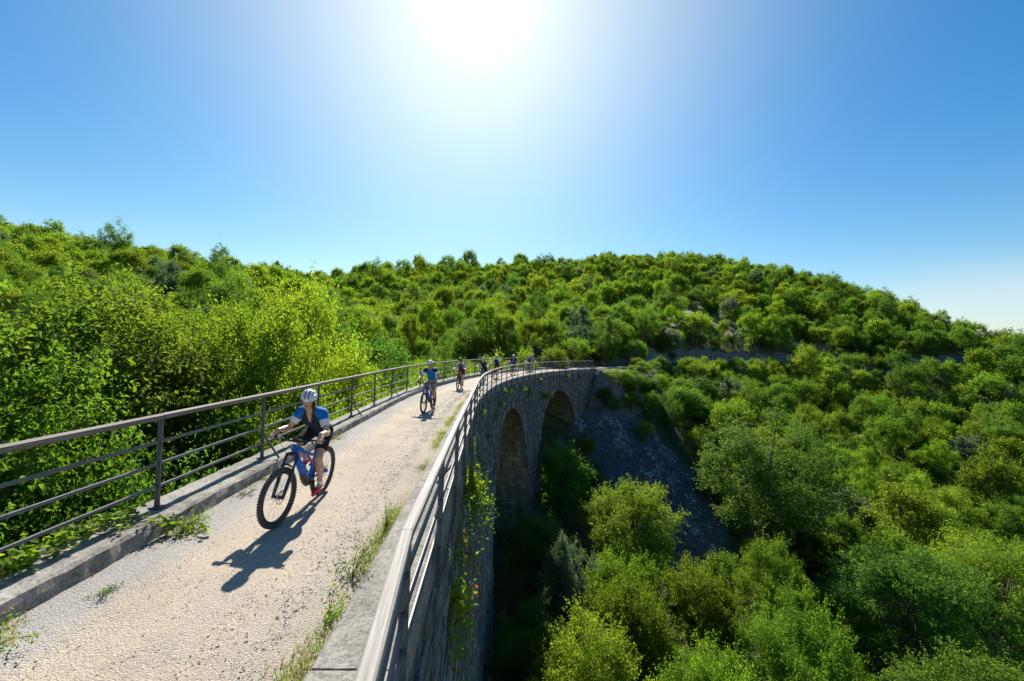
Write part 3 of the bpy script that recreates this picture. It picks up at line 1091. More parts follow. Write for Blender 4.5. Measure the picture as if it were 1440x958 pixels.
def crown_data(seed, rx, rz, zc, nclump, nleaf, leaf, clump_r, low=.55, spread=.9, up=.5, flat=.75):
    """leaf clumps spread through an uneven crown volume; returns clump centres and leaf arrays"""
    r = np.random.default_rng(seed)
    C = []
    lobes = r.normal(size=(5, 3)); lobes /= np.linalg.norm(lobes, axis=1)[:, None]
    amp = r.uniform(-.25, .30, 5)
    while len(C) < nclump:
        d = r.normal(size=3); d /= np.linalg.norm(d)
        if d[2] < 0 and r.random() > low: continue
        rad = (.35 + .65 * r.random() ** .45) * (1 + (amp * np.maximum(0, lobes @ d) ** 3).sum()) * (1 + .12 * r.normal())
        c = d * rad * spread * np.array((rx, rx, rz))
        C.append(c)
    C = np.array(C)
    R = clump_r * (.65 + .7 * r.random(nclump))
    w = R ** 2; w /= w.sum()
    k = r.choice(nclump, nleaf, p=w)
    d = r.normal(size=(nleaf, 3)); d /= np.linalg.norm(d, axis=1)[:, None]
    d[:, 2] = np.where((d[:, 2] < 0) & (r.random(nleaf) < .5), -d[:, 2], d[:, 2])
    u = r.random(nleaf) ** .5
    P = C[k] + d * (R[k] * u)[:, None] * np.array((1, 1, flat))
    # shoots: leaves strung along short twigs that break the outline of each clump
    nsh = nclump * 9
    kc = r.integers(nclump, size=nsh)
    sd_ = r.normal(size=(nsh, 3)) + .9 * C[kc] / (np.linalg.norm(C[kc], axis=1)[:, None] + 1e-6) + np.array((0, 0, .55))
    sd_ /= np.linalg.norm(sd_, axis=1)[:, None]
    onsh = r.random(nleaf) < .42
    si = r.integers(nsh, size=nleaf)
    tt = (.45 + 1.05 * r.random(nleaf))
    Psh = C[kc[si]] + sd_[si] * (R[kc[si]] * tt)[:, None] + r.normal(0, leaf * .55, (nleaf, 3))
    P = np.where(onsh[:, None], Psh, P)
    k = np.where(onsh, kc[si], k)
    out = .8 * d + np.array((0, 0, up)) + .6 * r.normal(size=(nleaf, 3)) + .25 * C[k] / rx
    Ls = leaf * (.7 + .6 * r.random(nleaf))
    v, f = leaf_cloud(P + np.array((0, 0, zc)), out, Ls, Ls * (.55 + .2 * r.random(nleaf)), .18, r)
    tone = r.random(nclump)
    rnd = np.clip(.55 * tone[k] + .45 * r.random(nleaf), 0, 1)
    return C + np.array((0, 0, zc)), R, v, f, np.repeat(rnd, 2)


def wood_mesh(name, seed, C, H, r0, nl, multi=1, sides=7):
    """trunk (or several stems) with limbs that reach the clumps"""
    r = np.random.default_rng(seed + 99)
    mb = MB()
    zc = C[:, 2].mean()
    fork = max(.8, zc * .55)
    for st in range(multi):
        base = np.array((r.normal(0, .12 * (multi > 1)), r.normal(0, .12 * (multi > 1)), -1.2))
        top = np.array((r.normal(0, .25), r.normal(0, .25), zc + .2 * H * r.random()))
        if multi > 1:
            top[:2] += r.normal(0, .6, 2)
        t = np.linspace(0, 1, 8)[:, None]
        bend = r.normal(0, .22, 3) * np.array((1, 1, 0))
        pts = base + (top - base) * t + bend * np.sin(t * math.pi)
        mb.tube(pts, r0 / multi ** .5 * (1.25 - .9 * t[:, 0]) + .01, sides)
        idx = r.permutation(len(C))[:nl // multi]
        for i in idx:
            k = r.integers(2, 7)
            a = pts[k]
            b_ = C[i]
            if b_[2] < a[2] - .4: a = pts[2]
            mid = a * .5 + b_ * .5 + np.array((r.normal(0, .2), r.normal(0, .2), .10 * np.linalg.norm(b_ - a)))
            tt = np.linspace(0, 1, 5)[:, None]
            p = a * (1 - tt) ** 2 + 2 * mid * tt * (1 - tt) + b_ * tt ** 2
            ra = r0 * (.42 - .04 * k) / multi ** .3
            mb.tube(p, ra * (1 - .85 * tt[:, 0]) + .006, 5, cap=False)
    return mb.mesh(name, M['bark'], smooth=True)


# each proto: (crown mesh, trunk mesh) for a tree of height 1 unit = its own H, given in metres
KINDS = {
    # key: material, rx, rz, zc(centre), H, clumps, clump_r, low, up, flat
    'lime': ('leaf_lime', 3.3, 3.5, 5.6, 9.2, 125, .62, .50, 1.05, .5),
    'mid': ('leaf_mid', 3.5, 3.2, 5.6, 9.0, 115, .68, .50, 1.05, .5),
    'dark': ('leaf_dark', 3.4, 3.3, 5.4, 8.8, 130, .66, .60, 1.05, .5),
    'grey': ('leaf_grey', 2.6, 2.9, 4.0, 7.0, 90, .52, .70, 1.05, .5),
    'olive': ('leaf_olive', 3.2, 2.7, 4.6, 7.4, 110, .60, .60, 1.05, .5),
}
LOD = {'near': (44000, .108), 'mid': (12000, .19), 'far': (3200, .36)}
PROTO = {}


def get_proto(kind, lod, var):
    key = (kind, lod, var)
    if key in PROTO: return PROTO[key]
    mt, rx, rz, zc, H, nc, cr, low, up, flat = KINDS[kind]
    nl, ls = LOD[lod]
    sd = sum(map(ord, kind)) * 7 + var * 101
    v_ = np.random.default_rng(sd)
    rx *= v_.uniform(.92, 1.1); rz *= v_.uniform(.9, 1.1)
    C, Rr, v, f, rnd = crown_data(sd, rx, rz, zc, nc, nl, ls, cr, low, .85, up, flat)
    crown = mesh_np('crown', v, f, [M[mt]], attr={'rnd': rnd})
    trunk = wood_mesh('trunk', sd, C, H, .20, {'near': 34, 'mid': 20, 'far': 6}[lod], 1 if (kind in ('dark', 'mid') and var == 0) else 2, 7 if lod == 'near' else 5)
    PROTO[key] = (crown, trunk, H, rx)
    return PROTO[key]


def place_tree(name, label, group, kind, lod, var, x, y, zb, height, width, rz, cat='tree'):
    crown, trunk, H, rx = get_proto(kind, lod, var)
    o = empty(name, (x, y, zb), rz)
    sz = height / H; sxy = width / (2 * rx * 1.12)
    o.scale = (sxy, sxy, sz)
    tag(o, label, cat, group)
    link('trunk', trunk, o); link('crown', crown, o)
    return o


TREES = []      # x, y, width of everything planted by hand


def G(x, y):
    return float(terrain(np.array([x]), np.array([y]))[0])


# named trees: (name, label, kind, var, x, y, top z, width, group, lod)
HAND = [
    # beside the left-hand railing
    ('oak_tree', 'leafy green tree behind the near end of the left railing, partly out of frame', 'mid', 0, -8.4, 6.3, 2.9, 6.2, None, 'near'),
    ('oak_tree', 'broad bright tree with visible crooked limbs rising over the left railing', 'mid', 1, -9.6, 10.2, 4.0, 7.4, None, 'near'),
    ('hornbeam_tree', 'tall light green tree directly behind the woman cyclist', 'lime', 0, -8.4, 14.2, 4.7, 6.2, None, 'near'),
    ('hornbeam_tree', 'upright yellow-green tree with a rounded top behind the railing bend', 'lime', 1, -9.4, 19.2, 5.3, 6.2, None, 'near'),
    ('oak_tree', 'leafy bush-like tree hanging over the left kerb between the two front cyclists', 'mid', 0, -6.9, 14.6, 1.35, 3.9, None, 'near'),
    ('oak_tree', 'dark leafy tree filling the gap below the left railing by the vine', 'dark', 0, -6.9, 3.9, 0.7, 4.4, None, 'near'),
    ('oak_tree', 'low dark tree seen through the left railing bars by the first post', 'dark', 1, -6.6, 7.6, 0.9, 4.2, None, 'near'),
    ('oak_tree', 'low green tree seen through the railing bars behind the woman\'s arm', 'mid', 1, -6.6, 10.8, 1.1, 4.0, None, 'near'),
    ('oak_tree', 'wide green tree standing behind the front row at the left edge', 'mid', 1, -14.5, 9.0, 3.2, 7.5, None, 'near'),
    ('hornbeam_tree', 'light green tree in the second row left of the crooked-limbed one', 'lime', 1, -14.0, 15.0, 4.0, 7.0, None, 'near'),
    ('oak_tree', 'green tree in the second row behind the tall light green one', 'mid', 0, -13.5, 21.5, 4.8, 7.0, None, 'near'),
    ('shrub_tree', 'yellow-green shrub behind the railing beside the second cyclist', 'lime', 0, -7.6, 24.5, 0.9, 4.6, None, 'mid'),
    ('shrub_tree', 'yellow-green shrub behind the railing beside the third cyclist', 'lime', 1, -6.4, 31.5, 0.7, 5.0, None, 'mid'),
    ('shrub_tree', 'olive shrub growing against the left side of the viaduct bend', 'olive', 0, -4.2, 38.5, 0.9, 5.0, None, 'mid'),
    ('oak_tree', 'dark rounded tree standing behind the railing bend left of the second cyclist', 'dark', 0, -13.5, 31.5, 4.6, 7.0, None, 'mid'),
    ('oak_tree', 'dark tree in the dip beyond the second cyclist', 'dark', 1, -13.0, 42, 3.8, 7.5, None, 'mid'),
    ('shrub_tree', 'lime bush behind the left railing beside the sixth cyclist', 'lime', 0, -1.6, 44.5, 2.4, 4.6, None, 'mid'),
    ('shrub_tree', 'lime bush behind the left railing beside the last two cyclists', 'lime', 1, 1.6, 50.0, 2.7, 4.8, None, 'mid'),
    ('shrub_tree', 'bright bush where the left railing ends', 'lime', 0, 5.6, 56.0, 3.2, 5.0, None, 'mid'),
    ('oak_tree', 'green tree at the turn of the track behind the end of the left railing', 'mid', 0, 9.5, 63.0, 4.6, 5.6, None, 'mid'),
    ('oak_tree', 'dark green tree above the start of the track past the viaduct', 'dark', 0, 15.5, 69.5, 5.0, 5.6, None, 'mid'),
    ('oak_tree', 'green bush above the pale track, right of the railing end', 'mid', 1, 22.5, 77.0, 5.0, 5.4, None, 'mid'),
    # right of the viaduct, in the valley
    ('hornbeam_tree', 'bright yellow-green round tree standing alone in front of the scree', 'lime', 0, 9.6, 33.0, -7.0, 8.6, None, 'near'),
    ('willow_shrub', 'pale grey-green shrub beside the dark trees under the viaduct', 'grey', 0, 3.9, 26.5, -9.0, 4.0, None, 'near'),
    ('oak_tree', 'very large dark green tree right of the scree', 'dark', 0, 23.4, 38.5, -4.0, 13.5, None, 'near'),
    ('hornbeam_tree', 'sunlit lime green tree at the bottom edge beside the viaduct', 'lime', 1, 4.1, 18.6, -9.0, 6.6, None, 'near'),
    ('hornbeam_tree', 'lime green tree at the bottom edge, second from the viaduct', 'lime', 0, 9.2, 18.6, -9.6, 5.6, None, 'near'),
    ('oak_tree', 'green tree with light leaf clumps at the bottom right of centre', 'mid', 0, 14.4, 20.8, -8.6, 6.4, None, 'near'),
    ('oak_tree', 'green broad tree nearest the bottom right corner', 'mid', 1, 21.5, 19.2, -10.2, 7.6, None, 'near'),
    ('shrub_tree', 'olive yellow shrub between the lone lime tree and the bottom edge', 'olive', 0, 11.6, 25.0, -9.4, 6.0, None, 'near'),
    ('oak_tree', 'dark tree with round top on the slope above the bottom right corner', 'dark', 1, 25.5, 27.0, -8.6, 8.5, None, 'near'),
    ('hornbeam_tree', 'small lime tree below the very large dark tree', 'lime', 1, 17.5, 28.5, -9.4, 5.6, None, 'near'),
    ('oak_tree', 'green tree at the right edge of the picture in the valley', 'mid', 0, 33.5, 29.0, -9.0, 8.0, None, 'near'),
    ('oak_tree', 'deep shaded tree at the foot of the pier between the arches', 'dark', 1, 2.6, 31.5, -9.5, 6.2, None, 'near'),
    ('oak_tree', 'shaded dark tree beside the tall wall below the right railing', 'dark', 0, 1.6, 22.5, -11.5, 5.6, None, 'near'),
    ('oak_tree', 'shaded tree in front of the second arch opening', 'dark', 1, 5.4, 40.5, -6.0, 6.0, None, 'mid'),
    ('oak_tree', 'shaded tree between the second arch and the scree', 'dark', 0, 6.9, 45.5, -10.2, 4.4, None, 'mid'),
    ('willow_shrub', 'small grey-green bush below the pale shrub at the bottom edge', 'grey', 1, 2.4, 17.6, -11.0, 3.6, None, 'near'),
    ('oak_tree', 'dark bush crowding the far abutment at the end of the railing', 'dark', 1, 16.6, 58.6, -.5, 4.6, None, 'mid'),
    ('oak_tree', 'green bush between the far abutment and the top of the scree', 'mid', 0, 14.3, 56.5, -1.2, 4.0, None, 'mid'),
    ('oak_tree', 'small dark bush against the far abutment at the top of the scree', 'dark', 0, 13.0, 54.4, -3.8, 2.8, None, 'mid'),
    ('shrub_tree', 'lime bush beside the track just past the end of the railing', 'lime', 1, 19.5, 63.5, -.8, 4.4, None, 'mid'),
    ('oak_tree', 'rounded green tree right of the scree top', 'mid', 1, 23.5, 58.0, -1.6, 7.0, None, 'mid'),
    ('shrub_tree', 'low green bush on the bare bank under the railing end', 'mid', 1, 15.6, 55.2, -2.9, 3.2, None, 'mid'),
    ('shrub_tree', 'dark low bush hugging the abutment corner', 'dark', 1, 12.3, 55.6, -2.4, 2.8, None, 'mid'),
    ('shrub_tree', 'lime bush on the edge of the bank right of the scree top', 'lime', 0, 18.4, 55.8, -2.4, 3.4, None, 'mid'),
    ('shrub_tree', 'dark bush along the upper right edge of the scree', 'dark', 0, 20.6, 54.4, -3.6, 3.6, None, 'mid'),
    ('shrub_tree', 'green bush along the right edge of the scree, below a darker one', 'mid', 0, 23.0, 51.5, -6.0, 4.0, None, 'mid'),
    ('shrub_tree', 'small lone bush growing on the scree', 'olive', 1, 16.2, 51.5, -5.6, 2.6, None, 'mid'),
]
for nm, lab, kd, vr, x, y, ztop, wd, grp, lod in HAND:
    zb = G(x, y)
    h = max(2.5, ztop - zb)
    if h < 6: zb -= .25 * h; h *= 1.25
    place_tree(nm, lab, grp, kd, lod, vr, x, y, zb, h, wd, rng.uniform(0, 6.28))
    TREES.append((x, y, wd * .42))

# the wood on the slopes: scattered with spacing, largest 300 in view as things, the rest one mass
def frame_xy(x, y, z):
    v = np.stack([x, y, z - CAM_H], -1)
    rt, up, fw = (np.array(a) for a in (_rt, _up, _f))
    w = v @ fw
    return v @ rt / np.maximum(w, .01) * 600 / 720, v @ up / np.maximum(w, .01) * 600 / 479, w


def scatter():
    r = np.random.default_rng(21)
    pts = []
    grid = {}
    cell = 4.0

    def near(x, y, d):
        ix, iy = int(x // cell), int(y // cell)
        for a in range(ix - 2, ix + 3):
            for c in range(iy - 2, iy + 3):
                for (px, py, pr) in grid.get((a, c), ()):
                    if (px - x) ** 2 + (py - y) ** 2 < ((d + pr)) ** 2:
                        return True
        return False

    for x, y, rr in TREES:
        grid.setdefault((int(x // cell), int(y // cell)), []).append((x, y, rr))
    N = 42000
    rad = 6 + 330 * r.random(N) ** .62
    az = R_(-58) + R_(116) * r.random(N)
    X = rad * np.sin(az); Y = rad * np.cos(az)
    Z = terrain(X, Y)
    S, O, D = line_coords(X, Y)
    cl = clearing(X, Y)
    sc_ = in_poly(X, Y, SCREE)
    u, v, w = frame_xy(X, Y, Z + 4)
    order = np.argsort(rad)
    nse = vnoise(X / 18, Y / 18, 12); nse2 = vnoise(X / 7, Y / 7, 13)
    for i in order:
        if w[i] < 2 or abs(u[i]) > 1.12 or v[i] < -1.5: continue
        if sc_[i] or (3 < X[i] < 21 and 34 < Y[i] < 58.5): continue
        if cl[i] > .35 and r.random() < .95: continue
        d = rad[i]
        # species and size
        t = nse[i] + .5 * nse2[i] + .32 * r.normal()
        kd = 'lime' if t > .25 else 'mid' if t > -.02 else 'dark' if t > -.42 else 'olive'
        if r.random() < .07: kd = 'grey'
        if r.random() < .10: kd = 'olive'
        wd = float(np.clip(4.5 * math.exp(.33 * r.normal()), 2.2, 8.6)) * (1 if d > 30 else 1.1)
        ht = wd * r.uniform(.95, 1.7)
        lineD = abs(O[i]) if -14 < S[i] < 180 else 99
        if S[i] < 58 and lineD < 2.6 + wd * .45: continue
        if S[i] >= 58 and (O[i] < 0 and lineD < 4.0): continue
        if S[i] >= 58 and (O[i] >= 0 and lineD < 2.3 + wd * .42): continue
        if d < 9: continue
        if 58 < S[i] < 120 and 0 < O[i] < 14:      # trees below the track stay under it
            ht = min(ht, max(1.5, -Z[i] + (-.4 if S[i] < 84 else 2.5)))
            wd = min(wd, ht * 1.1)
        if X[i] < -3 and Y[i] < 60 and d < 60:       # crowns level with the deck on the left
            ht = max(ht, r.uniform(.5, 3.0) - Z[i]) if Y[i] < 26 else min(max(ht, 1.0 - Z[i]), 13)
        if ht < 6: Z[i] -= .22 * ht; ht *= 1.15
        if near(X[i], Y[i], wd * .30): continue
        grid.setdefault((int(X[i] // cell), int(Y[i] // cell)), []).append((X[i], Y[i], wd * .30))
        pts.append((X[i], Y[i], Z[i], ht, wd, kd, d, u[i], v[i]))
    return pts


PTS = scatter()

# hidden by terrain?
def visible(p):
    x, y, z, h = p[:4]
    t = np.linspace(.05, .93, 40)
    zz = CAM_H + (z + h * .85 - CAM_H) * t
    return bool((zz > terrain(x * t, y * t) + 1.0).all())


cand = sorted([p for p in PTS if abs(p[7]) < 1.0 and -1.05 < p[8]], key=lambda p: -p[4] * p[3] / p[6] ** 2)
_x = np.array([p[0] for p in cand[:520]]); _y = np.array([p[1] for p in cand[:520]])
things = [p for p in cand[:420] if visible(p)][:262]
tid = set(id(p) for p in things)
WORD = {'lime': 'yellow-green', 'mid': 'fresh green', 'dark': 'deep green', 'grey': 'grey-green', 'olive': 'olive-yellow'}


LAND = [(440, 640, 'the woman cyclist'), (603, 530, 'the second cyclist'), (700, 500, 'the middle of the line of cyclists'), (835, 510, 'the far end of the railing'), (900, 640, 'the scree'), (880, 735, 'the lone lime tree'), (1090, 700, 'the very large dark tree'),
        (1440, 958, 'the bottom right corner'), (1440, 690, 'the right edge of the valley wood'), (1060, 485, 'the rock cutting'), (860, 365, 'the hilltop'), (420, 390, 'the skyline dip'), (0, 320, 'the left end of the skyline'), (200, 470, 'the crooked-limbed tree'),
        (380, 430, 'the tall light green tree'), (910, 430, 'the bare clearing'), (217, 650, 'the first railing post'), (1440, 495, 'the right end of the skyline'), (1240, 600, 'the middle of the valley wood'), (1180, 860, 'the trees along the bottom edge'), (740, 800, 'the shaded pier foot'), (640, 450, 'the saddle behind the second cyclist'), (60, 440, 'the left edge of the near wood')]
DIRW = ['right of', 'above and right of', 'above', 'above and left of', 'left of', 'below and left of', 'below', 'below and right of']
GROUPS = [('trees of the wood beyond the left railing', lambda s_, o_, x, y: x < -3 and y < 62 and o_ < 0), ('trees along the right foot of the viaduct', lambda s_, o_, x, y: s_ < 60 and 0 < o_ < 10),
          ('trees on the slope above the track', lambda s_, o_, x, y: s_ > 58 and o_ < 0), ('trees on the bank below the track', lambda s_, o_, x, y: s_ > 58 and 0 < o_ < 26), ('trees of the valley wood', lambda s_, o_, x, y: True)]
ORD = ['nearest', 'second', 'third', 'fourth', 'fifth', 'sixth', 'seventh', 'eighth', 'ninth', 'tenth', 'eleventh', 'twelfth', 'thirteenth', 'fourteenth', 'fifteenth']


def tree_labels(ps):
    rec = []
    for p in ps:
        x, y, z, h, wd, kd = p[:6]
        u, v, w = (float(a[0]) for a in frame_xy(np.array([x]), np.array([y]), np.array([z + h * .7])))
        px, py = 720 + u * 720, 479 - v * 479
        lx, ly, ln = min(LAND, key=lambda q: (q[0] - px) ** 2 + ((q[1] - py) * 1.5) ** 2)
        dd = math.hypot(px - lx, py - ly)
        dw = DIRW[int(round(math.atan2(ly - py, px - lx) / (math.pi / 4))) % 8]
        size = 'small ' if h < 5 else 'tall ' if h > 9 else ''
        rec.append(['%s%s tree' % (size, WORD[kd]), dw + ' ' + ln, dd])
    by = {}
    for i, r_ in enumerate(rec):
        by.setdefault((r_[0], r_[1]), []).append((r_[2], i))
    out = [None] * len(rec)
    for (a, b_), lst in by.items():
        for k, (_, i) in enumerate(sorted(lst)):
            out[i] = '%s %s' % (a, b_) if len(lst) == 1 else '%s %s, %s there' % (a, b_, ORD[min(k, 14)])
    return out


LABELS = tree_labels(things)
for p, lab in zip(things, LABELS):
    x, y, z, h, wd, kd, d, u, v = p
    _s, _o, _d = (float(a[0]) for a in line_coords(np.array([x]), np.array([y])))
    grp = [g for g, fn in GROUPS if fn(_s, _o, x, y)][0]
    lod = 'near' if d < 34 else 'mid'
    place_tree('broadleaf_tree', lab, grp, kd, lod, int(rng.integers(2)), x, y, z, h, wd, rng.uniform(0, 6.28))

# the mass of the far wood: one object of instanced far trees and undergrowth
far_col = bpy.data.collections.new('far_tree_shapes')
fkeys = []
for kd in ('lime', 'mid', 'dark', 'grey', 'olive'):
    for var in (0, 1):
        crown, trunk, H, rx = get_proto(kd, 'far', var)
        nm = 'far_%d_%s%d' % (len(fkeys), kd, var)
        far_col.objects.link(bpy.data.objects.new(nm, crown))
        fkeys.append((kd, var, H, rx))
for kd in ('lime', 'mid', 'dark'):                      # nearer members of the mass
    crown, trunk, H, rx = get_proto(kd, 'mid', 1)
    nm = 'far_%s_%s' % ('abc'[len(fkeys) - 10], kd)
    far_col.objects.link(bpy.data.objects.new(nm, crown))
    fkeys.append((kd, 9, H, rx))
names = sorted(o.name for o in far_col.objects)
pos, scl, rot, idx = [], [], [], []


def add_inst(x, y, z, h, wd, kd, lod_mid):
    if lod_mid and kd in ('lime', 'mid', 'dark'):
        k = [i for i, f in enumerate(fkeys) if f[0] == kd and f[1] == 9][0]
    else:
        vv = int(rng.integers(2))
        k = [i for i, f in enumerate(fkeys) if f[0] == kd and f[1] == vv][0]
    kd_, v_, H, rx = fkeys[k]
    nm = ('far_%d_%s%d' % (k, kd_, v_)) if v_ != 9 else 'far_%s_%s' % ('abc'[k - 10], kd_)
    pos.append((x, y, z)); scl.append((wd / (2 * rx * 1.12), wd / (2 * rx * 1.12), h / H)); rot.append(rng.uniform(0, 6.28)); idx.append(names.index(nm))


for p in PTS:
    if id(p) in tid: continue
    add_inst(p[0], p[1], p[2], p[3], p[4], p[5], p[6] < 110)
# undergrowth between the trunks
n = 5200
rad = 12 + 240 * rng.random(n) ** .7; az = R_(-56) + R_(112) * rng.random(n)
X, Y = rad * np.sin(az), rad * np.cos(az)
Z = terrain(X, Y); S, O, D = line_coords(X, Y); cl = clearing(X, Y); sp = in_poly(X, Y, SCREE)
for i in range(n):
    if sp[i] or (-14 < S[i] < 184 and abs(O[i]) < (4.2 if S[i] < 58 else 3.2)) or (S[i] > 58 and -3.4 < O[i] < 0): continue
    if cl[i] > .3 and rng.random() < .9: continue
    w_ = rng.uniform(1.2, 2.8)
    add_inst(X[i], Y[i], Z[i] - .35 * w_, w_ * 1.25, w_, ('lime', 'mid', 'dark', 'olive', 'grey')[rng.choice(5, p=[.3, .28, .22, .16, .04])], rad[i] < 45)

me = mesh_np('far_wood', np.array(pos), np.zeros((0, 3), int)) if False else bpy.data.meshes.new('far_wood')
me.vertices.add(len(pos)); me.vertices.foreach_set('co', np.array(pos, np.float32).ravel())
for nm, typ, arr in (('iscale', 'FLOAT_VECTOR', scl), ('irot', 'FLOAT', rot), ('ikind', 'INT', idx)):
    a = me.attributes.new(nm, typ, 'POINT')
    a.data.foreach_set('vector' if typ == 'FLOAT_VECTOR' else 'value', np.array(arr, np.int32 if typ == 'INT' else np.float32).ravel())
fw = link('far_wood', me)
tag(fw, 'continuous green wood and undergrowth covering the far hillsides', 'wood', kind='stuff')
gt = bpy.data.node_groups.new('far_wood', 'GeometryNodeTree')
gt.interface.new_socket('Geometry', in_out='INPUT', socket_type='NodeSocketGeometry')
gt.interface.new_socket('Geometry', in_out='OUTPUT', socket_type='NodeSocketGeometry')
gi, go = gt.nodes.new('NodeGroupInput'), gt.nodes.new('NodeGroupOutput')
iop = gt.nodes.new('GeometryNodeInstanceOnPoints'); iop.inputs['Pick Instance'].default_value = True
ci = gt.nodes.new('GeometryNodeCollectionInfo'); ci.inputs['Collection'].default_value = far_col
ci.inputs['Separate Children'].default_value = True; ci.inputs['Reset Children'].default_value = True


def nattr(nm, typ):
    n = gt.nodes.new('GeometryNodeInputNamedAttribute'); n.data_type = typ; n.inputs['Name'].default_value = nm
    return n.outputs['Attribute']


cxyz = gt.nodes.new('ShaderNodeCombineXYZ'); gt.links.new(nattr('irot', 'FLOAT'), cxyz.inputs['Z'])
e2r = gt.nodes.new('FunctionNodeEulerToRotation'); gt.links.new(cxyz.outputs[0], e2r.inputs[0])
gt.links.new(gi.outputs[0], iop.inputs['Points']); gt.links.new(ci.outputs[0], iop.inputs['Instance'])
gt.links.new(nattr('ikind', 'INT'), iop.inputs['Instance Index'])
gt.links.new(e2r.outputs[0], iop.inputs['Rotation']); gt.links.new(nattr('iscale', 'FLOAT_VECTOR'), iop.inputs['Scale'])
gt.links.new(iop.outputs[0], go.inputs[0])
md = fw.modifiers.new('wood', 'NODES'); md.node_group = gt
print('TREES', len(PTS), len(things), len(pos))

# ------------------------------------------------------------------ bicycles
def paint(name, c, rough=.3):
    return plain(name, c, rough + .12, 0.0, .08, 14, .3, .0)


M['bike_blue'] = paint('bike_blue', (.002, .13, .58), .38)
M['bike_dark'] = paint('bike_dark', (.06, .065, .075))
M['bike_navy'] = paint('bike_navy', (.02, .06, .19))
M['black'] = plain('black_alloy', (.022, .022, .025), .45)
M['rubber'] = plain('rubber', (.045, .043, .041), .85, var=.3)
M['tread'] = plain('dusty_tread', (.15, .135, .115), .95, var=.35, scale=60)
M['rim'] = plain('rim', (.05, .05, .055), .4)
M['silver'] = plain('silver_alloy', (.55, .55, .56), .3, .9)
M['decal'] = plain('cyan_decal', (.05, .38, .62), .4)
M['red'] = plain('red_anodised', (.45, .03, .02), .35)

FR = dict(rear=(.60, .365), front=(-.615, .365), bb=(.165, .345))


def yz(y, z, x=0.):
    return np.array((x, y, z))


def wheel_meshes(detail):
    R = .368
    n, k = (64, 12) if detail else (36, 8)
    ty = MB(); ty.torus((0, 0, 0), R - .030, .030, (1, 0, 0), n, k)
    if detail:
        for i in range(66):
            a = 2 * math.pi * i / 66
            for row, (off, rr) in enumerate(((-.022, .0245), (-.008, .0315), (.008, .0315), (.022, .0245))):
                a2 = a + (.045 if row % 2 else 0)
                rad = R - .030 + rr
                c = np.array((off, math.cos(a2) * rad, math.sin(a2) * rad))
                rot = np.array([(1, 0, 0), (0, math.cos(a2), -math.sin(a2)), (0, math.sin(a2), math.cos(a2))])
                ty.box(c, (.010, .007, .016), rot, m=1)
    tyre = ty.mesh('tyre', [M['rubber'], M['tread']], True)
    rm = MB(); rm.torus((0, 0, 0), R - .070, .013, (1, 0, 0), n, 8, sq=1.2)
    rim = rm.mesh('wheel', M['rim'], True)
    sp = MB()
    ns = 28
    for i in range(ns):
        a = 2 * math.pi * i / ns
        b_ = a + (.55 if i % 4 < 2 else -.55)
        sd = .030 if i % 2 else -.030
        sp.tube([(sd, math.cos(b_) * .03, math.sin(b_) * .03), (0, math.cos(a) * (R - .075), math.sin(a) * (R - .075))], .0014 if detail else .0025, 4, cap=False)
    spk = sp.mesh('spokes', M['silver'])
    hb = MB(); hb.tube([(-.055, 0, 0), (-.03, 0, 0), (-.028, 0, 0), (.028, 0, 0), (.03, 0, 0), (.055, 0, 0)], [.012, .014, .028, .028, .014, .012], 14)
    hub = hb.mesh('hub', M['black'], True)
    dk = MB(); dk.torus((.035, 0, 0), .078, .011, (1, 0, 0), 28, 4, sq=.12)
    for i in range(6):
        a = i * math.pi / 3
        dk.beam((.035, math.cos(a) * .02, math.sin(a) * .02), (.035, math.cos(a + .35) * .07, math.sin(a + .35) * .07), .007, .002, up=(1, 0, 0))
    disc = dk.mesh('brake_disc', M['silver'])
    return dict(rim=rim, tyre=tyre, spokes=spk, hub=hub, brake_disc=disc)


WH = {True: wheel_meshes(True), False: wheel_meshes(False)}


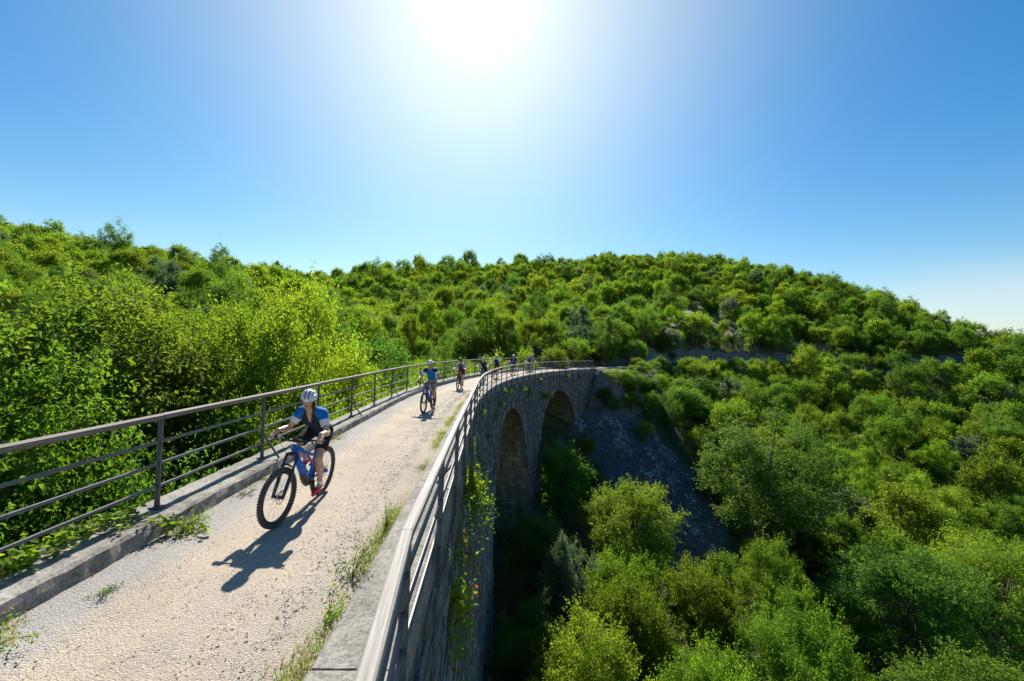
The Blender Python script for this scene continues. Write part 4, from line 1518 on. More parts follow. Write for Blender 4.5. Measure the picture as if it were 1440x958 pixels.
def bicycle(label, loc, rz, paintm, detail, crank, steer=0., group=None):
    """crank: angle of the left pedal from straight down, positive forwards"""
    root = empty('bicycle', loc, rz)
    tag(root, label, 'bicycle', group)
    pm, bk = M[paintm], M['black']
    n = 14 if detail else 8

    def B(name, mb, mats, smooth=True, parent=root):
        return mb.build(name, mats, parent, smooth)
    # frame
    mb = MB()
    ht, hb_ = yz(-.335, .965), yz(-.372, .870)
    bb = yz(*FR['bb']); st = yz(.285, .775)
    mb.tube([hb_ + (hb_ - ht) * .1, hb_, ht, ht + (ht - hb_) * .1], [.026, .027, .026, .024], n)
    mb.tube([yz(-.352, .905), yz(-.20, .70), yz(.0, .46), yz(.09, .37)], [.031, .040, .046, .044], n, squash=(1.0, 1.25))
    mb.tube([yz(-.335, .935), yz(-.05, .80), yz(.16, .72), yz(.255, .695)], [.027, .024, .021, .019], n)
    mb.tube([bb + yz(.0, .03), yz(.21, .52), yz(.255, .66), st], [.030, .022, .020, .019], n)
    mb.tube([yz(.255, .69), yz(.27, .74)], [.02, .021], n)
    for sx in (-1, 1):
        x = sx * .045
        mb.tube([yz(.21, .385, sx * .03), yz(.30, .385, sx * .050), yz(.48, .375, sx * .062), yz(.60, .365, sx * .070)], [.017, .015, .013, .016], 8, squash=(.8, 1.3))
        mb.tube([yz(.245, .60, sx * .02), yz(.36, .53, sx * .048), yz(.60, .375, sx * .066)], [.013, .012, .012], 8)
    mb.tube([yz(.19, .56, -.03), yz(.19, .56, .03)], .02, 8)
    fr = B('frame', mb, [pm])
    mb = MB()
    mb.tube([yz(-.20, .735), yz(-.02, .575), yz(.10, .48)], [.010, .022, .018], n, squash=(1.3, .6))
    B('decal', mb, [M['decal']], True, fr)
    # motor and battery cover
    mb = MB()
    mb.tube([yz(.03, .41), yz(.10, .355), yz(.175, .335), yz(.225, .36)], [.048, .064, .066, .045], n, squash=(.85, 1.0))
    mb.tube([yz(-.17, .655), yz(-.09, .55), yz(.0, .43), yz(.06, .36), yz(.10, .30)], [.028, .040, .050, .052, .030], n, squash=(1.0, 1.05))
    B('battery_cover', mb, [bk], True, fr)
    # shock
    mb = MB(); mb.tube([yz(.055, .735), yz(.10, .69), yz(.12, .67), yz(.205, .575)], [.012, .013, .019, .018], 10)
    B('shock_absorber', mb, [M['red'] if detail else bk], True)
    # fork (turned with the bars)
    ax = yz(-.354, .918)
    axis = (ht - hb_) / np.linalg.norm(ht - hb_)
    q = Matrix.Rotation(steer, 3, Vector(axis))
    qn = np.array(q)

    def turn(p):
        return (np.asarray(p, float) - ax) @ qn.T + ax
    fa = yz(*FR['front'])
    crown_ = hb_ + yz(-.012, -.025)
    mb = MB()
    mb.tube([turn(crown_ + yz(0, 0, -.085)), turn(crown_ + yz(0, .012, -.04)), turn(crown_ + yz(0, .015)), turn(crown_ + yz(0, .012, .04)), turn(crown_ + yz(0, 0, .085))], [.020, .026, .028, .026, .020], 10)
    for sx in (-1, 1):
        a = crown_ + yz(0, 0, sx * .078); e = fa + yz(-.004, 0, sx * .066); m_ = a * .62 + e * .38
        mb.tube([turn(a), turn(m_)], .0165, 10)
        mb.tube([turn(m_ + (a - m_) * .12), turn(m_), turn(m_ * .4 + e * .6), turn(e), turn(e + (e - m_) * .06)], [.022, .025, .024, .020, .012], 10, m=1)
    pA = crown_ + (fa - crown_) * .30 + yz(-.035, .02)
    mb.tube([turn(pA + yz(0, 0, -.075)), turn(pA + yz(-.02, .03, -.04)), turn(pA + yz(-.02, .035)), turn(pA + yz(-.02, .03, .04)), turn(pA + yz(0, 0, .075))], .012, 8, m=1)
    B('fork', mb, [bk, bk])
    # cockpit
    mb = MB()
    bar_c = ht + axis * .055 + yz(-.045, .01)
    mb.tube([turn(ht + axis * .03), turn(ht + axis * .075)], .02, 10)
    mb.tube([turn(ht + axis * .05), turn(bar_c)], [.019, .021], 8)
    hbar = []
    for x, dy, dz in ((-.385, .055, .022), (-.25, .030, .024), (-.10, .0, .0), (0, 0, 0), (.10, 0, 0), (.25, .030, .024), (.385, .055, .022)):
        hbar.append(turn(bar_c + yz(dy, dz, x)))
    mb.tube(hbar, [.0115, .0115, .014, .016, .014, .0115, .0115], 10)
    hb2 = B('handlebar', mb, [bk])
    grips = []
    for sx in (-1, 1):
        mb = MB()
        g0, g1 = turn(bar_c + yz(.036, .0238, sx * .275)), turn(bar_c + yz(.0555, .022, sx * .39))
        mb.tube([g0, g0 * .9 + g1 * .1, g1], [.019, .0165, .0165], 10)
        B('grip', mb, [M['rubber']], True, hb2)
        mb = MB()
        b0 = turn(bar_c + yz(.025, .02, sx * .235))
        mb.tube([b0, b0 + (turn(bar_c + yz(-.01, .0, sx * .25)) - turn(bar_c + yz(.025, .02, sx * .235))), turn(bar_c + yz(-.035, -.012, sx * .30)), turn(bar_c + yz(-.030, -.02, sx * .345))], [.011, .010, .006, .005], 6)
        B('brake_lever', mb, [bk], True, hb2)
        mb = MB()
        mb.tube([b0, turn(bar_c + yz(-.09, -.02, sx * .14)), turn(bar_c + yz(-.10, -.12, sx * .05)), turn(crown_ + yz(-.02, -.05, sx * .06))], .0032, 5)
        B('cable', mb, [bk], True, hb2)
        grips.append((g0, g1))
    mb = MB(); mb.box(turn(bar_c + yz(-.005, .035)), (.05, .03, .045))
    B('display', mb, [bk], False, hb2)
    # saddle and post
    mb = MB(); mb.tube([st - yz(.01, .04), st, yz(.345, .945)], [.0155, .0155, .0155], 10)
    B('seatpost', mb, [bk])
    mb = MB()
    mb.tube([yz(.195, .985), yz(.24, .992), yz(.31, .988), yz(.39, .995), yz(.455, 1.005), yz(.475, .998)], [.014, .024, .040, .064, .070, .040], 12, squash=(1.0, .42))
    B('saddle', mb, [bk])
    # cranks
    ca = crank
    for sx, ang, nm in ((1, ca, 'l'), (-1, ca + math.pi, 'r')):
        dv = yz(-math.sin(ang), -math.cos(ang))
        a = bb + yz(0, 0, sx * .070); e = a + dv * .165 + yz(0, 0, sx * .012)
        mb = MB(); mb.tube([a, a * .5 + e * .5, e], [.018, .013, .014], 8, squash=(.8, 1.2))
        cr_ = B('crank', mb, [bk])
        mb = MB(); mb.box(e + yz(0, 0, sx * .062), (.095, .095, .018)); mb.tube([e, e + yz(0, 0, sx * .11)], .007, 6)
        B('pedal', mb, [bk], False, cr_)
    mb = MB(); mb.torus(bb + yz(0, 0, -.058), .066, .009, (1, 0, 0), 30, 4, sq=.25)
    mb.torus(bb + yz(0, 0, -.058), .042, .012, (1, 0, 0), 20, 4, sq=.2)
    B('chainring', mb, [M['silver']])
    mb = MB()
    for i, rr in enumerate((.075, .062, .050, .038)):
        mb.torus(yz(.60, .365, -.038 - .006 * i), rr - .004, .004, (1, 0, 0), 24, 4)
    B('cassette', mb, [M['silver']])
    mb = MB()
    mb.tube([yz(.165, .345 + .068, -.058), yz(.60, .365 + .060, -.050)], .004, 4); mb.tube([yz(.165, .345 - .066, -.058), yz(.585, .225, -.050), yz(.615, .30, -.05)], .004, 4)
    B('chain', mb, [M['black']])
    mb = MB(); mb.beam(yz(.605, .335, -.07), yz(.59, .215, -.055), .02, .03, up=(1, 0, 0))
    B('derailleur', mb, [bk], False)
    # wheels
    W = WH[detail]
    for which in ('rear', 'front'):
        c = yz(*FR[which])
        w = link('wheel', W['rim'], root)
        if which == 'front':
            w.location = turn(c); w.rotation_euler = q.to_euler()
        else:
            w.location = c
        for nm in ('tyre', 'spokes', 'hub', 'brake_disc'):
            link(nm, W[nm], w)
    return root, grips, turn


# ------------------------------------------------------------------ people: smooth bodies from blended limbs
def surface_nets(D, org, h):
    ins = D < 0
    nx, ny, nz = D.shape
    c = ins[:-1, :-1, :-1].astype(np.int8)
    cnt = np.zeros((nx - 1, ny - 1, nz - 1), np.int8)
    for a in (0, 1):
        for b_ in (0, 1):
            for d in (0, 1):
                cnt += ins[a:nx - 1 + a, b_:ny - 1 + b_, d:nz - 1 + d]
    act = (cnt > 0) & (cnt < 8)
    I = np.argwhere(act)
    vid = np.full(act.shape, -1, np.int32)
    vid[act] = np.arange(len(I))
    cor = [(a, b_, d) for a in (0, 1) for b_ in (0, 1) for d in (0, 1)]
    val = np.stack([D[I[:, 0] + a, I[:, 1] + b_, I[:, 2] + d] for a, b_, d in cor], 1)
    acc = np.zeros((len(I), 3)); num = np.zeros(len(I))
    for i in range(8):
        for j in range(i + 1, 8):
            ci, cj = np.array(cor[i]), np.array(cor[j])
            if np.abs(ci - cj).sum() != 1: continue
            s_ = (val[:, i] < 0) != (val[:, j] < 0)
            t = val[s_, i] / (val[s_, i] - val[s_, j])
            acc[s_] += ci + t[:, None] * (cj - ci); num[s_] += 1
    V = org + (I + acc / num[:, None]) * h
    Q = []
    for ax_ in range(3):
        e = np.argwhere(np.diff(ins, axis=ax_))
        o1, o2 = [a for a in range(3) if a != ax_]
        k = (e[:, o1] > 0) & (e[:, o2] > 0) & (e[:, o1] < D.shape[o1] - 1) & (e[:, o2] < D.shape[o2] - 1)
        e = e[k]
        def cid(d1, d2):
            p = e.copy(); p[:, o1] += d1; p[:, o2] += d2
            return vid[p[:, 0], p[:, 1], p[:, 2]]
        quad = np.stack([cid(-1, -1), cid(0, -1), cid(0, 0), cid(-1, 0)], 1)
        flip = ins[e[:, 0], e[:, 1], e[:, 2]]
        if ax_ == 1: flip = ~flip
        quad[~flip] = quad[~flip][:, ::-1]
        Q.append(quad)
    return V, np.concatenate(Q)


def prim_d(p, pr):
    k = pr['k']
    if k == 'c':
        a, b_, ra, rb = pr['a'], pr['b'], pr['ra'], pr['rb']
        ba = b_ - a
        t = np.clip(((p - a) @ ba) / (ba @ ba + 1e-12), 0, 1)
        d = np.linalg.norm(p - a - t[..., None] * ba, axis=-1) - (ra + (rb - ra) * t)
    else:
        q = (p - pr['c']) @ pr['R']
        rr = pr['r']
        k0 = np.linalg.norm(q / rr, axis=-1); k1 = np.linalg.norm(q / rr ** 2, axis=-1) + 1e-9
        d = k0 * (k0 - 1) / k1
    for (pt, n) in pr.get('cut', ()):
        d = np.maximum(d, (p - pt) @ n)
    return d


def cap_(a, b_, ra, rb, tag_=0, sm=.02, cut=(), sub=False):
    return dict(k='c', a=np.asarray(a, float), b=np.asarray(b_, float), ra=ra, rb=rb, tag=tag_, sm=sm, cut=cut, sub=sub)


def ell(c, r, R=None, tag_=0, sm=.02, cut=(), sub=False):
    return dict(k='e', c=np.asarray(c, float), r=np.asarray(r, float), R=np.eye(3) if R is None else np.asarray(R), tag=tag_, sm=sm, cut=cut, sub=sub)


def sdf_mesh(name, prims, h, mats, grow=0., clip=()):
    lo, hi = np.full(3, 9e9), np.full(3, -9e9)
    bb_ = []
    for pr in prims:
        if pr['k'] == 'c':
            a = np.minimum(pr['a'], pr['b']) - max(pr['ra'], pr['rb']); b_ = np.maximum(pr['a'], pr['b']) + max(pr['ra'], pr['rb'])
        else:
            m_ = pr['r'].max(); a, b_ = pr['c'] - m_, pr['c'] + m_
        a = a - grow; b_ = b_ + grow
        bb_.append((a, b_))
        if not pr['sub']:
            lo = np.minimum(lo, a); hi = np.maximum(hi, b_)
    lo -= 4 * h; hi += 4 * h
    n = np.ceil((hi - lo) / h).astype(int) + 1
    D = np.full(n, .5, np.float32)
    for pr, (a, b_) in zip(prims, bb_):
        m_ = pr['sm'] + 3 * h
        i0 = np.maximum(0, np.floor((a - m_ - lo) / h).astype(int)); i1 = np.minimum(n, np.ceil((b_ + m_ - lo) / h).astype(int) + 1)
        if (i1 <= i0).any(): continue
        sl = tuple(slice(i0[k], i1[k]) for k in range(3))
        g = np.stack(np.meshgrid(*[lo[k] + h * np.arange(i0[k], i1[k]) for k in range(3)], indexing='ij'), -1)
        d = prim_d(g, pr).astype(np.float32) - (0 if pr['sub'] else grow)
        o = D[sl]; k_ = max(pr['sm'], 1e-4)
        if pr['sub']:
            hh_ = np.clip(.5 - .5 * (o + d) / k_, 0, 1)
            D[sl] = o * (1 - hh_) + (-d) * hh_ + k_ * hh_ * (1 - hh_)
        else:
            hh_ = np.clip(.5 + .5 * (o - d) / k_, 0, 1)
            D[sl] = o * (1 - hh_) + d * hh_ - k_ * hh_ * (1 - hh_)
    if clip:
        g = np.stack(np.meshgrid(*[lo[k] + h * np.arange(n[k]) for k in range(3)], indexing='ij'), -1)
        for pt, nn in clip:
            D = np.maximum(D, ((g - np.asarray(pt)) @ np.asarray(nn)).astype(np.float32))
    V, Q = surface_nets(D, lo, h)
    fm = None
    if len(mats) > 1:
        C = V[Q].mean(1)
        dd = np.stack([prim_d(C, pr) if not pr['sub'] else np.full(len(C), 9.) for pr in prims], 1)
        fm = np.array([pr['tag'] for pr in prims])[dd.argmin(1)]
    return mesh_np(name, V, Q, mats, fm, True)


def skin(name, c):
    m, nt, b = new_mat(name)
    nt.links.new(ramp(nt, noise(nt, 25, 4), [(.3, tuple(x * .9 for x in c)), (.7, tuple(x * 1.08 for x in c))]), b.inputs['Base Color'])
    b.inputs['Roughness'].default_value = .5
    b.inputs['Subsurface Weight'].default_value = .08
    b.inputs['Subsurface Radius'].default_value = (.02, .008, .004)
    return m


M['skin'] = skin('skin', (.56, .32, .22))
M['skin_tan'] = skin('skin_tan', (.46, .25, .16))


def cloth(name, c):
    m = plain(name, c, .8, 0, .15, 40, .25)
    nt = m.node_tree
    bump(nt, nt.nodes['Principled BSDF'], noise(nt, 9, 3), .35, .02)
    return m


for nm, c in dict(navy=(.012, .022, .06), royal=(.010, .15, .46), white=(.74, .74, .76), black=(.012, .012, .014), beige=(.36, .29, .21), purple=(.10, .03, .16), teal=(.22, .50, .52),
                  paleblue=(.42, .55, .72), charcoal=(.018, .028, .060), maroon=(.15, .02, .03), rose=(.55, .32, .30)).items():
    M['c_' + nm] = cloth('cloth_' + nm, c)
M['c_shell_white'] = plain('helmet_white', (.68, .70, .74), .3, var=.06)
M['c_shell_dark'] = plain('helmet_dark', (.05, .05, .065), .3)
M['c_shell_pink'] = plain('helmet_pink', (.75, .50, .46), .3)
M['c_shell_purple'] = plain('helmet_purple', (.13, .02, .11), .35)
M['c_shell_orange'] = plain('helmet_orange', (.62, .16, .05), .35)
M['c_shoe_red'] = plain('shoe_red', (.72, .03, .09), .55)
M['c_shoe_dark'] = plain('shoe_dark', (.03, .03, .04), .6)
M['hair'] = plain('hair', (.035, .018, .011), .5)
M['lens'] = plain('lens', (.012, .010, .010), .08)
M['mouth'] = plain('mouth', (.16, .015, .02), .4)
M['teeth'] = plain('teeth', (.75, .72, .66), .3)


def rot_z(a):
    c, s_ = math.cos(a), math.sin(a)
    return np.array([(c, -s_, 0), (s_, c, 0), (0, 0, 1)])


def rot_x(a):
    c, s_ = math.cos(a), math.sin(a)
    return np.array([(1, 0, 0), (0, c, -s_), (0, s_, c)])


def ik(a, b_, l1, l2, pole):
    """middle joint of a two-bone limb"""
    a, b_ = np.asarray(a, float), np.asarray(b_, float)
    d = b_ - a; L = min(np.linalg.norm(d), (l1 + l2) * .999); u = d / np.linalg.norm(d)
    x = (l1 * l1 - l2 * l2 + L * L) / (2 * L)
    hgt = math.sqrt(max(0, l1 * l1 - x * x))
    p = np.asarray(pole, float); p = p - u * (p @ u); p /= np.linalg.norm(p)
    return a + u * x + p * hgt


def person_meshes(P, h, hh):
    """P: pose and palette. Faces -Y, stands in the bicycle's frame. Returns {name: mesh or list}"""
    out = {}
    female = P['female']
    k = P.get('scale', 1.0)
    hip = np.array((0, P['hip'][0], P['hip'][1])); sh = np.array((P.get('twist', 0), P['sh'][0], P['sh'][1]))
    spine = (sh - hip); L = np.linalg.norm(spine); ud = spine / L
    fw_ = np.array((0, -ud[2], ud[1])); fw_ /= np.linalg.norm(fw_)      # chest normal
    Rm = np.stack([np.array((1, 0, 0)), -fw_, ud], 1)
    hw, sw = (.095, .155) if female else (.09, .185)
    torso = []
    torso += [ell(hip + ud * .0, (.165 if female else .155, .120, .115), Rm, 0, .05),
              ell(hip + ud * L * .38, (.128 if female else .150, .100, .16), Rm, 0, .06),
              ell(hip + ud * L * .74, (.155 if female else .178, .112 if female else .12, .165), Rm, 0, .06),
              cap_(sh - ud * .03 + Rm[:, 0] * -sw * .8, sh - ud * .03 + Rm[:, 0] * sw * .8, .062, .062, 1, .06)]
    if female:
        for sx in (-1, 1):
            torso.append(ell(hip + ud * L * .70 + fw_ * .085 + Rm[:, 0] * sx * .062, (.058, .05, .058), Rm, 0, .04))
    # head frame
    neck0 = sh + ud * .01
    Rh = rot_z(P['yaw']) @ rot_x(P['pitch'])
    hc = np.array((P.get('twist', 0) + P.get('hx', 0), P['head'][0], P['head'][1]))
    HL = lambda x, y, z: hc + Rh @ np.array((x, y, z))
    hs = .96 if female else 1.02
    fl = []
    head = [cap_(neck0 - fw_ * .0, HL(0, .02, -.07), .055 if female else .062, .050 if female else .058, 0, .03),
            ell(HL(0, .012, .030), np.array((.074, .094, .088)) * hs, Rh, 0, .02),
            ell(HL(0, -.028, -.030), np.array((.060, .066, .082)) * hs, Rh, 0, .025),
            ell(HL(0, -.062, -.088), np.array((.030, .028, .022)) * hs, Rh, 0, .03),
            cap_(HL(0, -.090, .012), HL(0, -.112, -.028), .009, .0135, 0, .012),
            ell(HL(0, -.078, .030), np.array((.055, .02, .014)), Rh, 0, .02),
            ell(HL(.034, -.07, -.022), np.array((.022, .022, .022)), Rh, 0, .02),
            ell(HL(-.034, -.07, -.022), np.array((.022, .022, .022)), Rh, 0, .02),
            ell(HL(.030, -.093, .010), np.array((.014, .012, .010)), Rh, 0, .008, (), True),
            ell(HL(-.030, -.093, .010), np.array((.014, .012, .010)), Rh, 0, .008, (), True),
            ell(HL(0, -.093, -.047), np.array((.024, .010, .006)), Rh, 0, .01),
            ell(HL(0, -.086, -.070), np.array((.021, .012, .007)), Rh, 0, .01)]
    for sx in (-1, 1):
        head.append(ell(HL(sx * .075 * hs, .005, -.002), np.array((.010, .020, .031)), Rh, 0, .008))
    if P.get('open_mouth'):
        head.append(ell(HL(0, -.099, -.060), np.array((.021, .022, .0145)), Rh, 0, .004, (), True))
    arms, legs, hands = [], [], []
    sl, shorts, shoes, socks = [], [], [], []
    wrist = {}
    for sx in (-1, 1):
        S = sh + Rm[:, 0] * sx * sw - ud * .035
        g0, g1 = P['grips'][0 if sx < 0 else 1]
        g = g0 * .52 + g1 * .48
        gx = (g1 - g0) / np.linalg.norm(g1 - g0)
        back = np.array((0, 1.0, 0)) - gx * gx[1]; back /= np.linalg.norm(back)
        upv = np.cross(gx, back) * (1 if np.cross(gx, back)[2] > 0 else -1)
        aim = S - g; aim /= np.linalg.norm(aim)
        W = g + upv * .030 + aim * .078
        E_ = ik(S, W, .285 * k, .255 * k, P['elbow'][0 if sx < 0 else 1])
        arms += [cap_(S, E_, .050 if female else .056, .038 if female else .043, 0, .02), cap_(E_, E_ + (W - E_) * .45, .040 if female else .044, .038 if female else .043, 0, .02),
                 cap_(E_ + (W - E_) * .4, W, .038 if female else .042, .025 if female else .028, 0, .02)]
        sl.append(cap_(S, S + (E_ - S) * .60, .060 if female else .068, .054 if female else .062, 2, .03, cut=[(S + (E_ - S) * .60, (E_ - S) / np.linalg.norm(E_ - S))]))
        wrist[sx] = (W, E_)
        # palm on the grip, four fingers round it, thumb under it
        kn = g + upv * .031 - back * .004
        for i in range(4):
            o_ = gx * (.030 - .020 * i)
            fr_ = (.0098, .0102, .0098, .0086)[i]
            ln = (1.0, 1.06, 1.0, .86)[i]
            hands += [cap_(W + o_ * .45, kn + o_, .014, .0115, 0, .010)]
            p1 = g + o_ + upv * .014 - back * .034 * ln; p2 = g + o_ - upv * .018 - back * .032 * ln; p3 = g + o_ - upv * .032 - back * .006
            hands += [cap_(kn + o_, p1, fr_ * 1.05, fr_, 0, .004), cap_(p1, p2, fr_, fr_ * .95, 0, .004), cap_(p2, p3, fr_ * .95, fr_ * .82, 0, .004)]
        th = -gx * .030
        hands += [cap_(W - gx * .012 - upv * .004, g + th + upv * .010 + back * .026, .015, .0115, 0, .010), cap_(g + th + upv * .010 + back * .026, g + th * 1.15 - upv * .022 + back * .014, .0115, .0095, 0, .004),
                  cap_(g + th * 1.15 - upv * .022 + back * .014, g + th * .9 - upv * .033 - back * .008, .0095, .008, 0, .004)]
        # legs
        Hj = hip + np.array((sx * hw, 0, -.02))
        ped = P['ped'][0 if sx < 0 else 1]
        tilt = P['tilt'][0 if sx < 0 else 1]
        foot = np.array((0, -math.cos(tilt), -math.sin(tilt)))          # toe direction
        fu = np.array((0, -math.sin(tilt), math.cos(tilt)))
        ball = ped + fu * .035
        ank = ball - foot * .125 + fu * .055
        K = ik(Hj, ank, P['leg'][0], P['leg'][1], (sx * .10, -1, .25))
        legs += [cap_(Hj, Hj + (K - Hj) * .5, .084 if female else .080, .070, 0, .03), cap_(Hj + (K - Hj) * .5, K, .070, .050, 0, .03),
                 ell(K + np.array((0, -.010, 0)), (.046, .046, .05), None, 0, .03),
                 cap_(K, K + (ank - K) * .36 + np.array((0, .016, 0)), .047, .053 if female else .055, 0, .03), cap_(K + (ank - K) * .36 + np.array((0, .014, 0)), ank, .052, .031, 0, .03),
                 cap_(ank, ball - fu * .005, .030, .026, 0, .02)]
        cutp = Hj + (K - Hj) * P.get('hem', .68)
        dirn = (K - Hj) / np.linalg.norm(K - Hj)
        shorts.append(cap_(Hj, cutp + dirn * .02, .094, .094 + (.071 - .094) * P.get('hem', .68) + P.get('baggy', .0), 0, .04, cut=[(cutp, dirn)]))
        shoes.append([cap_(ank - foot * .035 - fu * .045, ball + foot * .015 - fu * .004, .030, .034, 0, .02), cap_(ball - fu * .006, ball + foot * .085 - fu * .008, .036, .027, 0, .02), cap_(ank - fu * .02, ball - foot * .05, .034, .036, 0, .02)])
        for q in shoes[-1]:
            q['cut'] = [(ball - fu * .030, -fu)]
        socks.append(cap_(ank - fu * .01, ank + (K - ank) * P.get('sock', .16), .036, .039, 0, .02, cut=[(ank + (K - ank) * P.get('sock', .16), (K - ank) / np.linalg.norm(K - ank))]))
    jt = [dict(t) for t in torso]
    jers = jt + sl
    hem_pt = hip + ud * .045
    neckcut = [cap_(neck0 + ud * .05, neck0 + ud * .0 + fw_ * .02, .062, .060, 0, .01, (), True)]
    if P.get('zip_open'):
        neckcut.append(cap_(neck0 + fw_ * .10 + ud * .02, neck0 + fw_ * .135 - ud * P['zip_open'], .045, .010, 0, .008, (), True))
    body = torso + arms + hands + legs + head
    out['body'] = sdf_mesh('person', body, h, [M[P['skin']]])
    m_body, m_sh, m_cuff = P['jersey']
    # sleeves: upper part in the shoulder colour, band in the cuff colour
    sl2 = []
    for s_ in sl:
        a, b_ = s_['a'], s_['b']
        m_ = a + (b_ - a) * .52
        rm_ = s_['ra'] * .48 + s_['rb'] * .52
        sl2 += [cap_(a, m_, s_['ra'], rm_, 1, .03), cap_(m_, b_, rm_, s_['rb'], 2, .01, cut=s_['cut'])]
    out['jersey'] = sdf_mesh('jersey', jt + sl2 + neckcut, h, [M[m_body], M[m_sh], M[m_cuff]], .009, clip=[(hem_pt, -ud * .55 + np.array((0, 0, -.45)))])
    out['shorts'] = sdf_mesh('shorts', [dict(torso[0]), dict(torso[1], r=torso[1]['r'] * np.array((.95, .95, .7)))] + shorts, h, [M[P['shorts']]], .005, clip=[(hip + ud * .16, ud)])
    out['shoe'] = [sdf_mesh('shoe', s_, h, [M[P['shoe']]]) for s_ in shoes]
    out['sock'] = [sdf_mesh('sock', [s_], h, [M[P['sockm']]], .004) for s_ in socks]
    # helmet: vented shell over a dark liner
    hb_ = Rh @ rot_x(P.get('htilt', .12))
    HP = lambda x, y, z: hc + Rh @ np.array((0, .005, .048)) + hb_ @ np.array((x, y, z))
    shell = [ell(HP(0, .006, .0), (.103, .136, .106), hb_, 0, .01, cut=[(HP(0, 0, -.022), -(hb_ @ np.array((0, .10, 1.0))))])]
    shell[0]['cut'] = [(HP(0, 0, -.020), hb_ @ np.array((0, .16, -1.0)))]
    shell.append(ell(HP(0, .006, -.022), (.088, .116, .100), hb_, 0, .004, (), True))
    for sx, yy0, yy1, r_ in ((0.0, -.10, -.02, .011), (.036, -.125, -.015, .0125), (-.036, -.125, -.015, .0125), (.068, -.10, .015, .012), (-.068, -.10, .015, .012), (.0, .02, .11, .011), (.042, .02, .12, .012), (-.042, .02, .12, .012), (.086, -.035, .07, .010), (-.086, -.035, .07, .010)):
        if sx == 0.0 and yy0 < 0 and P.get('stripe'): continue
        zf = lambda y: .104 * math.sqrt(max(.02, 1 - (sx / .103) ** 2 - ((y) / .136) ** 2))
        shell.append(cap_(HP(sx, yy0, zf(yy0)), HP(sx * .85, (yy0 + yy1) / 2, zf((yy0 + yy1) / 2) + .004), r_, r_ * 1.1, 0, .004, (), True))
        shell.append(cap_(HP(sx * .85, (yy0 + yy1) / 2, zf((yy0 + yy1) / 2) + .004), HP(sx * .8, yy1, zf(yy1)), r_ * 1.1, r_ * .5, 0, .004, (), True))
    out['helmet'] = sdf_mesh('helmet', shell, hh, [M[P['helmet'][0]]])
    out['liner'] = sdf_mesh('helmet_liner', [ell(HP(0, .006, -.012), (.090, .120, .098), hb_, 0, .01, cut=[(HP(0, 0, -.018), hb_ @ np.array((0, .16, -1.0)))])], hh, [M['c_black']])
    if P.get('stripe'):
        st_ = []
        ys = np.linspace(-.128, .12, 12)
        for y0_, y1_ in zip(ys[:-1], ys[1:]):
            zf = lambda y: .1075 * math.sqrt(max(.01, 1 - ((y - .006) / .139) ** 2))
            for sx in (-.020, .020):
                st_.append(cap_(HP(sx, y0_, zf(y0_) - .006), HP(sx, y1_, zf(y1_) - .006), .0075, .0075, 0, .002))
        out['stripe'] = sdf_mesh('helmet_stripe', st_, hh, [M[P['stripe']]])
    # glasses
    gl = [ell(HL(.032, -.099, .012), (.028, .008, .017), Rh, 0, .004), ell(HL(-.032, -.099, .012), (.028, .008, .017), Rh, 0, .004), cap_(HL(-.012, -.105, .018), HL(.012, -.105, .018), .005, .005, 0, .004)]
    for sx in (-1, 1):
        gl.append(cap_(HL(sx * .056, -.088, .018), HL(sx * .078, .0, .014), .004, .003, 0, .003))
    out['sunglasses'] = sdf_mesh('sunglasses', gl, hh * .8, [M['lens']])
    str_ = []
    for sx in (-1, 1):
        str_ += [cap_(HL(sx * .079, -.03, .03), HL(sx * .072, -.025, -.055), .0045, .0045, 0, .002), cap_(HL(sx * .072, -.025, -.055), HL(0, -.045, -.118), .0045, .0045, 0, .002), cap_(HL(sx * .08, .045, .03), HL(sx * .072, -.025, -.055), .0045, .0045, 0, .002)]
    out['strap'] = sdf_mesh('chin_strap', str_, hh * .9, [M['c_black']])
    if female:
        hr = [ell(HL(0, .040, .0), (.078, .078, .085), Rh, 0, .02), cap_(HL(.062, .02, -.03), HL(.070, .03, -.10), .022, .020, 0, .02), cap_(HL(.070, .03, -.10), HL(.085, .005, -.20), .022, .017, 0, .02), cap_(HL(.085, .005, -.20), HL(.088, -.035, -.27), .017, .008, 0, .02), cap_(HL(-.060, .03, -.02), HL(-.05, .05, -.09), .022, .014, 0, .02)]
    else:
        hr = [ell(HL(0, .035, -.005), (.078, .076, .072), Rh, 0, .02)]
    out['hair'] = sdf_mesh('hair', hr, hh, [M['hair']])
    if P.get('open_mouth'):
        out['mouth'] = sdf_mesh('mouth', [ell(HL(0, -.083, -.060), (.022, .012, .016), Rh, 0, .004)], hh * .6, [M['mouth']])
        out['teeth'] = sdf_mesh('teeth', [ell(HL(0, -.093, -.0525), (.015, .006, .004), Rh, 0, .002)], hh * .4, [M['teeth']])
    if P.get('band'):
        W, E_ = wrist[1]
        d = (E_ - W) / np.linalg.norm(E_ - W)
        out['band'] = sdf_mesh('wristband', [cap_(W + d * .02, W + d * .05, .029, .030, 0, .002, cut=[(W + d * .05, d), (W + d * .02, -d)])], hh * .8, [M['c_white']])
    return out


ORDER = [('jersey', 'jersey'), ('shorts', 'shorts'), ('shoe', 'shoe'), ('sock', 'sock'), ('helmet', 'helmet'), ('liner', 'helmet_liner'), ('stripe', 'helmet_stripe'), ('sunglasses', 'sunglasses'), ('strap', 'chin_strap'), ('hair', 'hair'), ('mouth', 'mouth'), ('teeth', 'teeth'), ('band', 'wristband')]


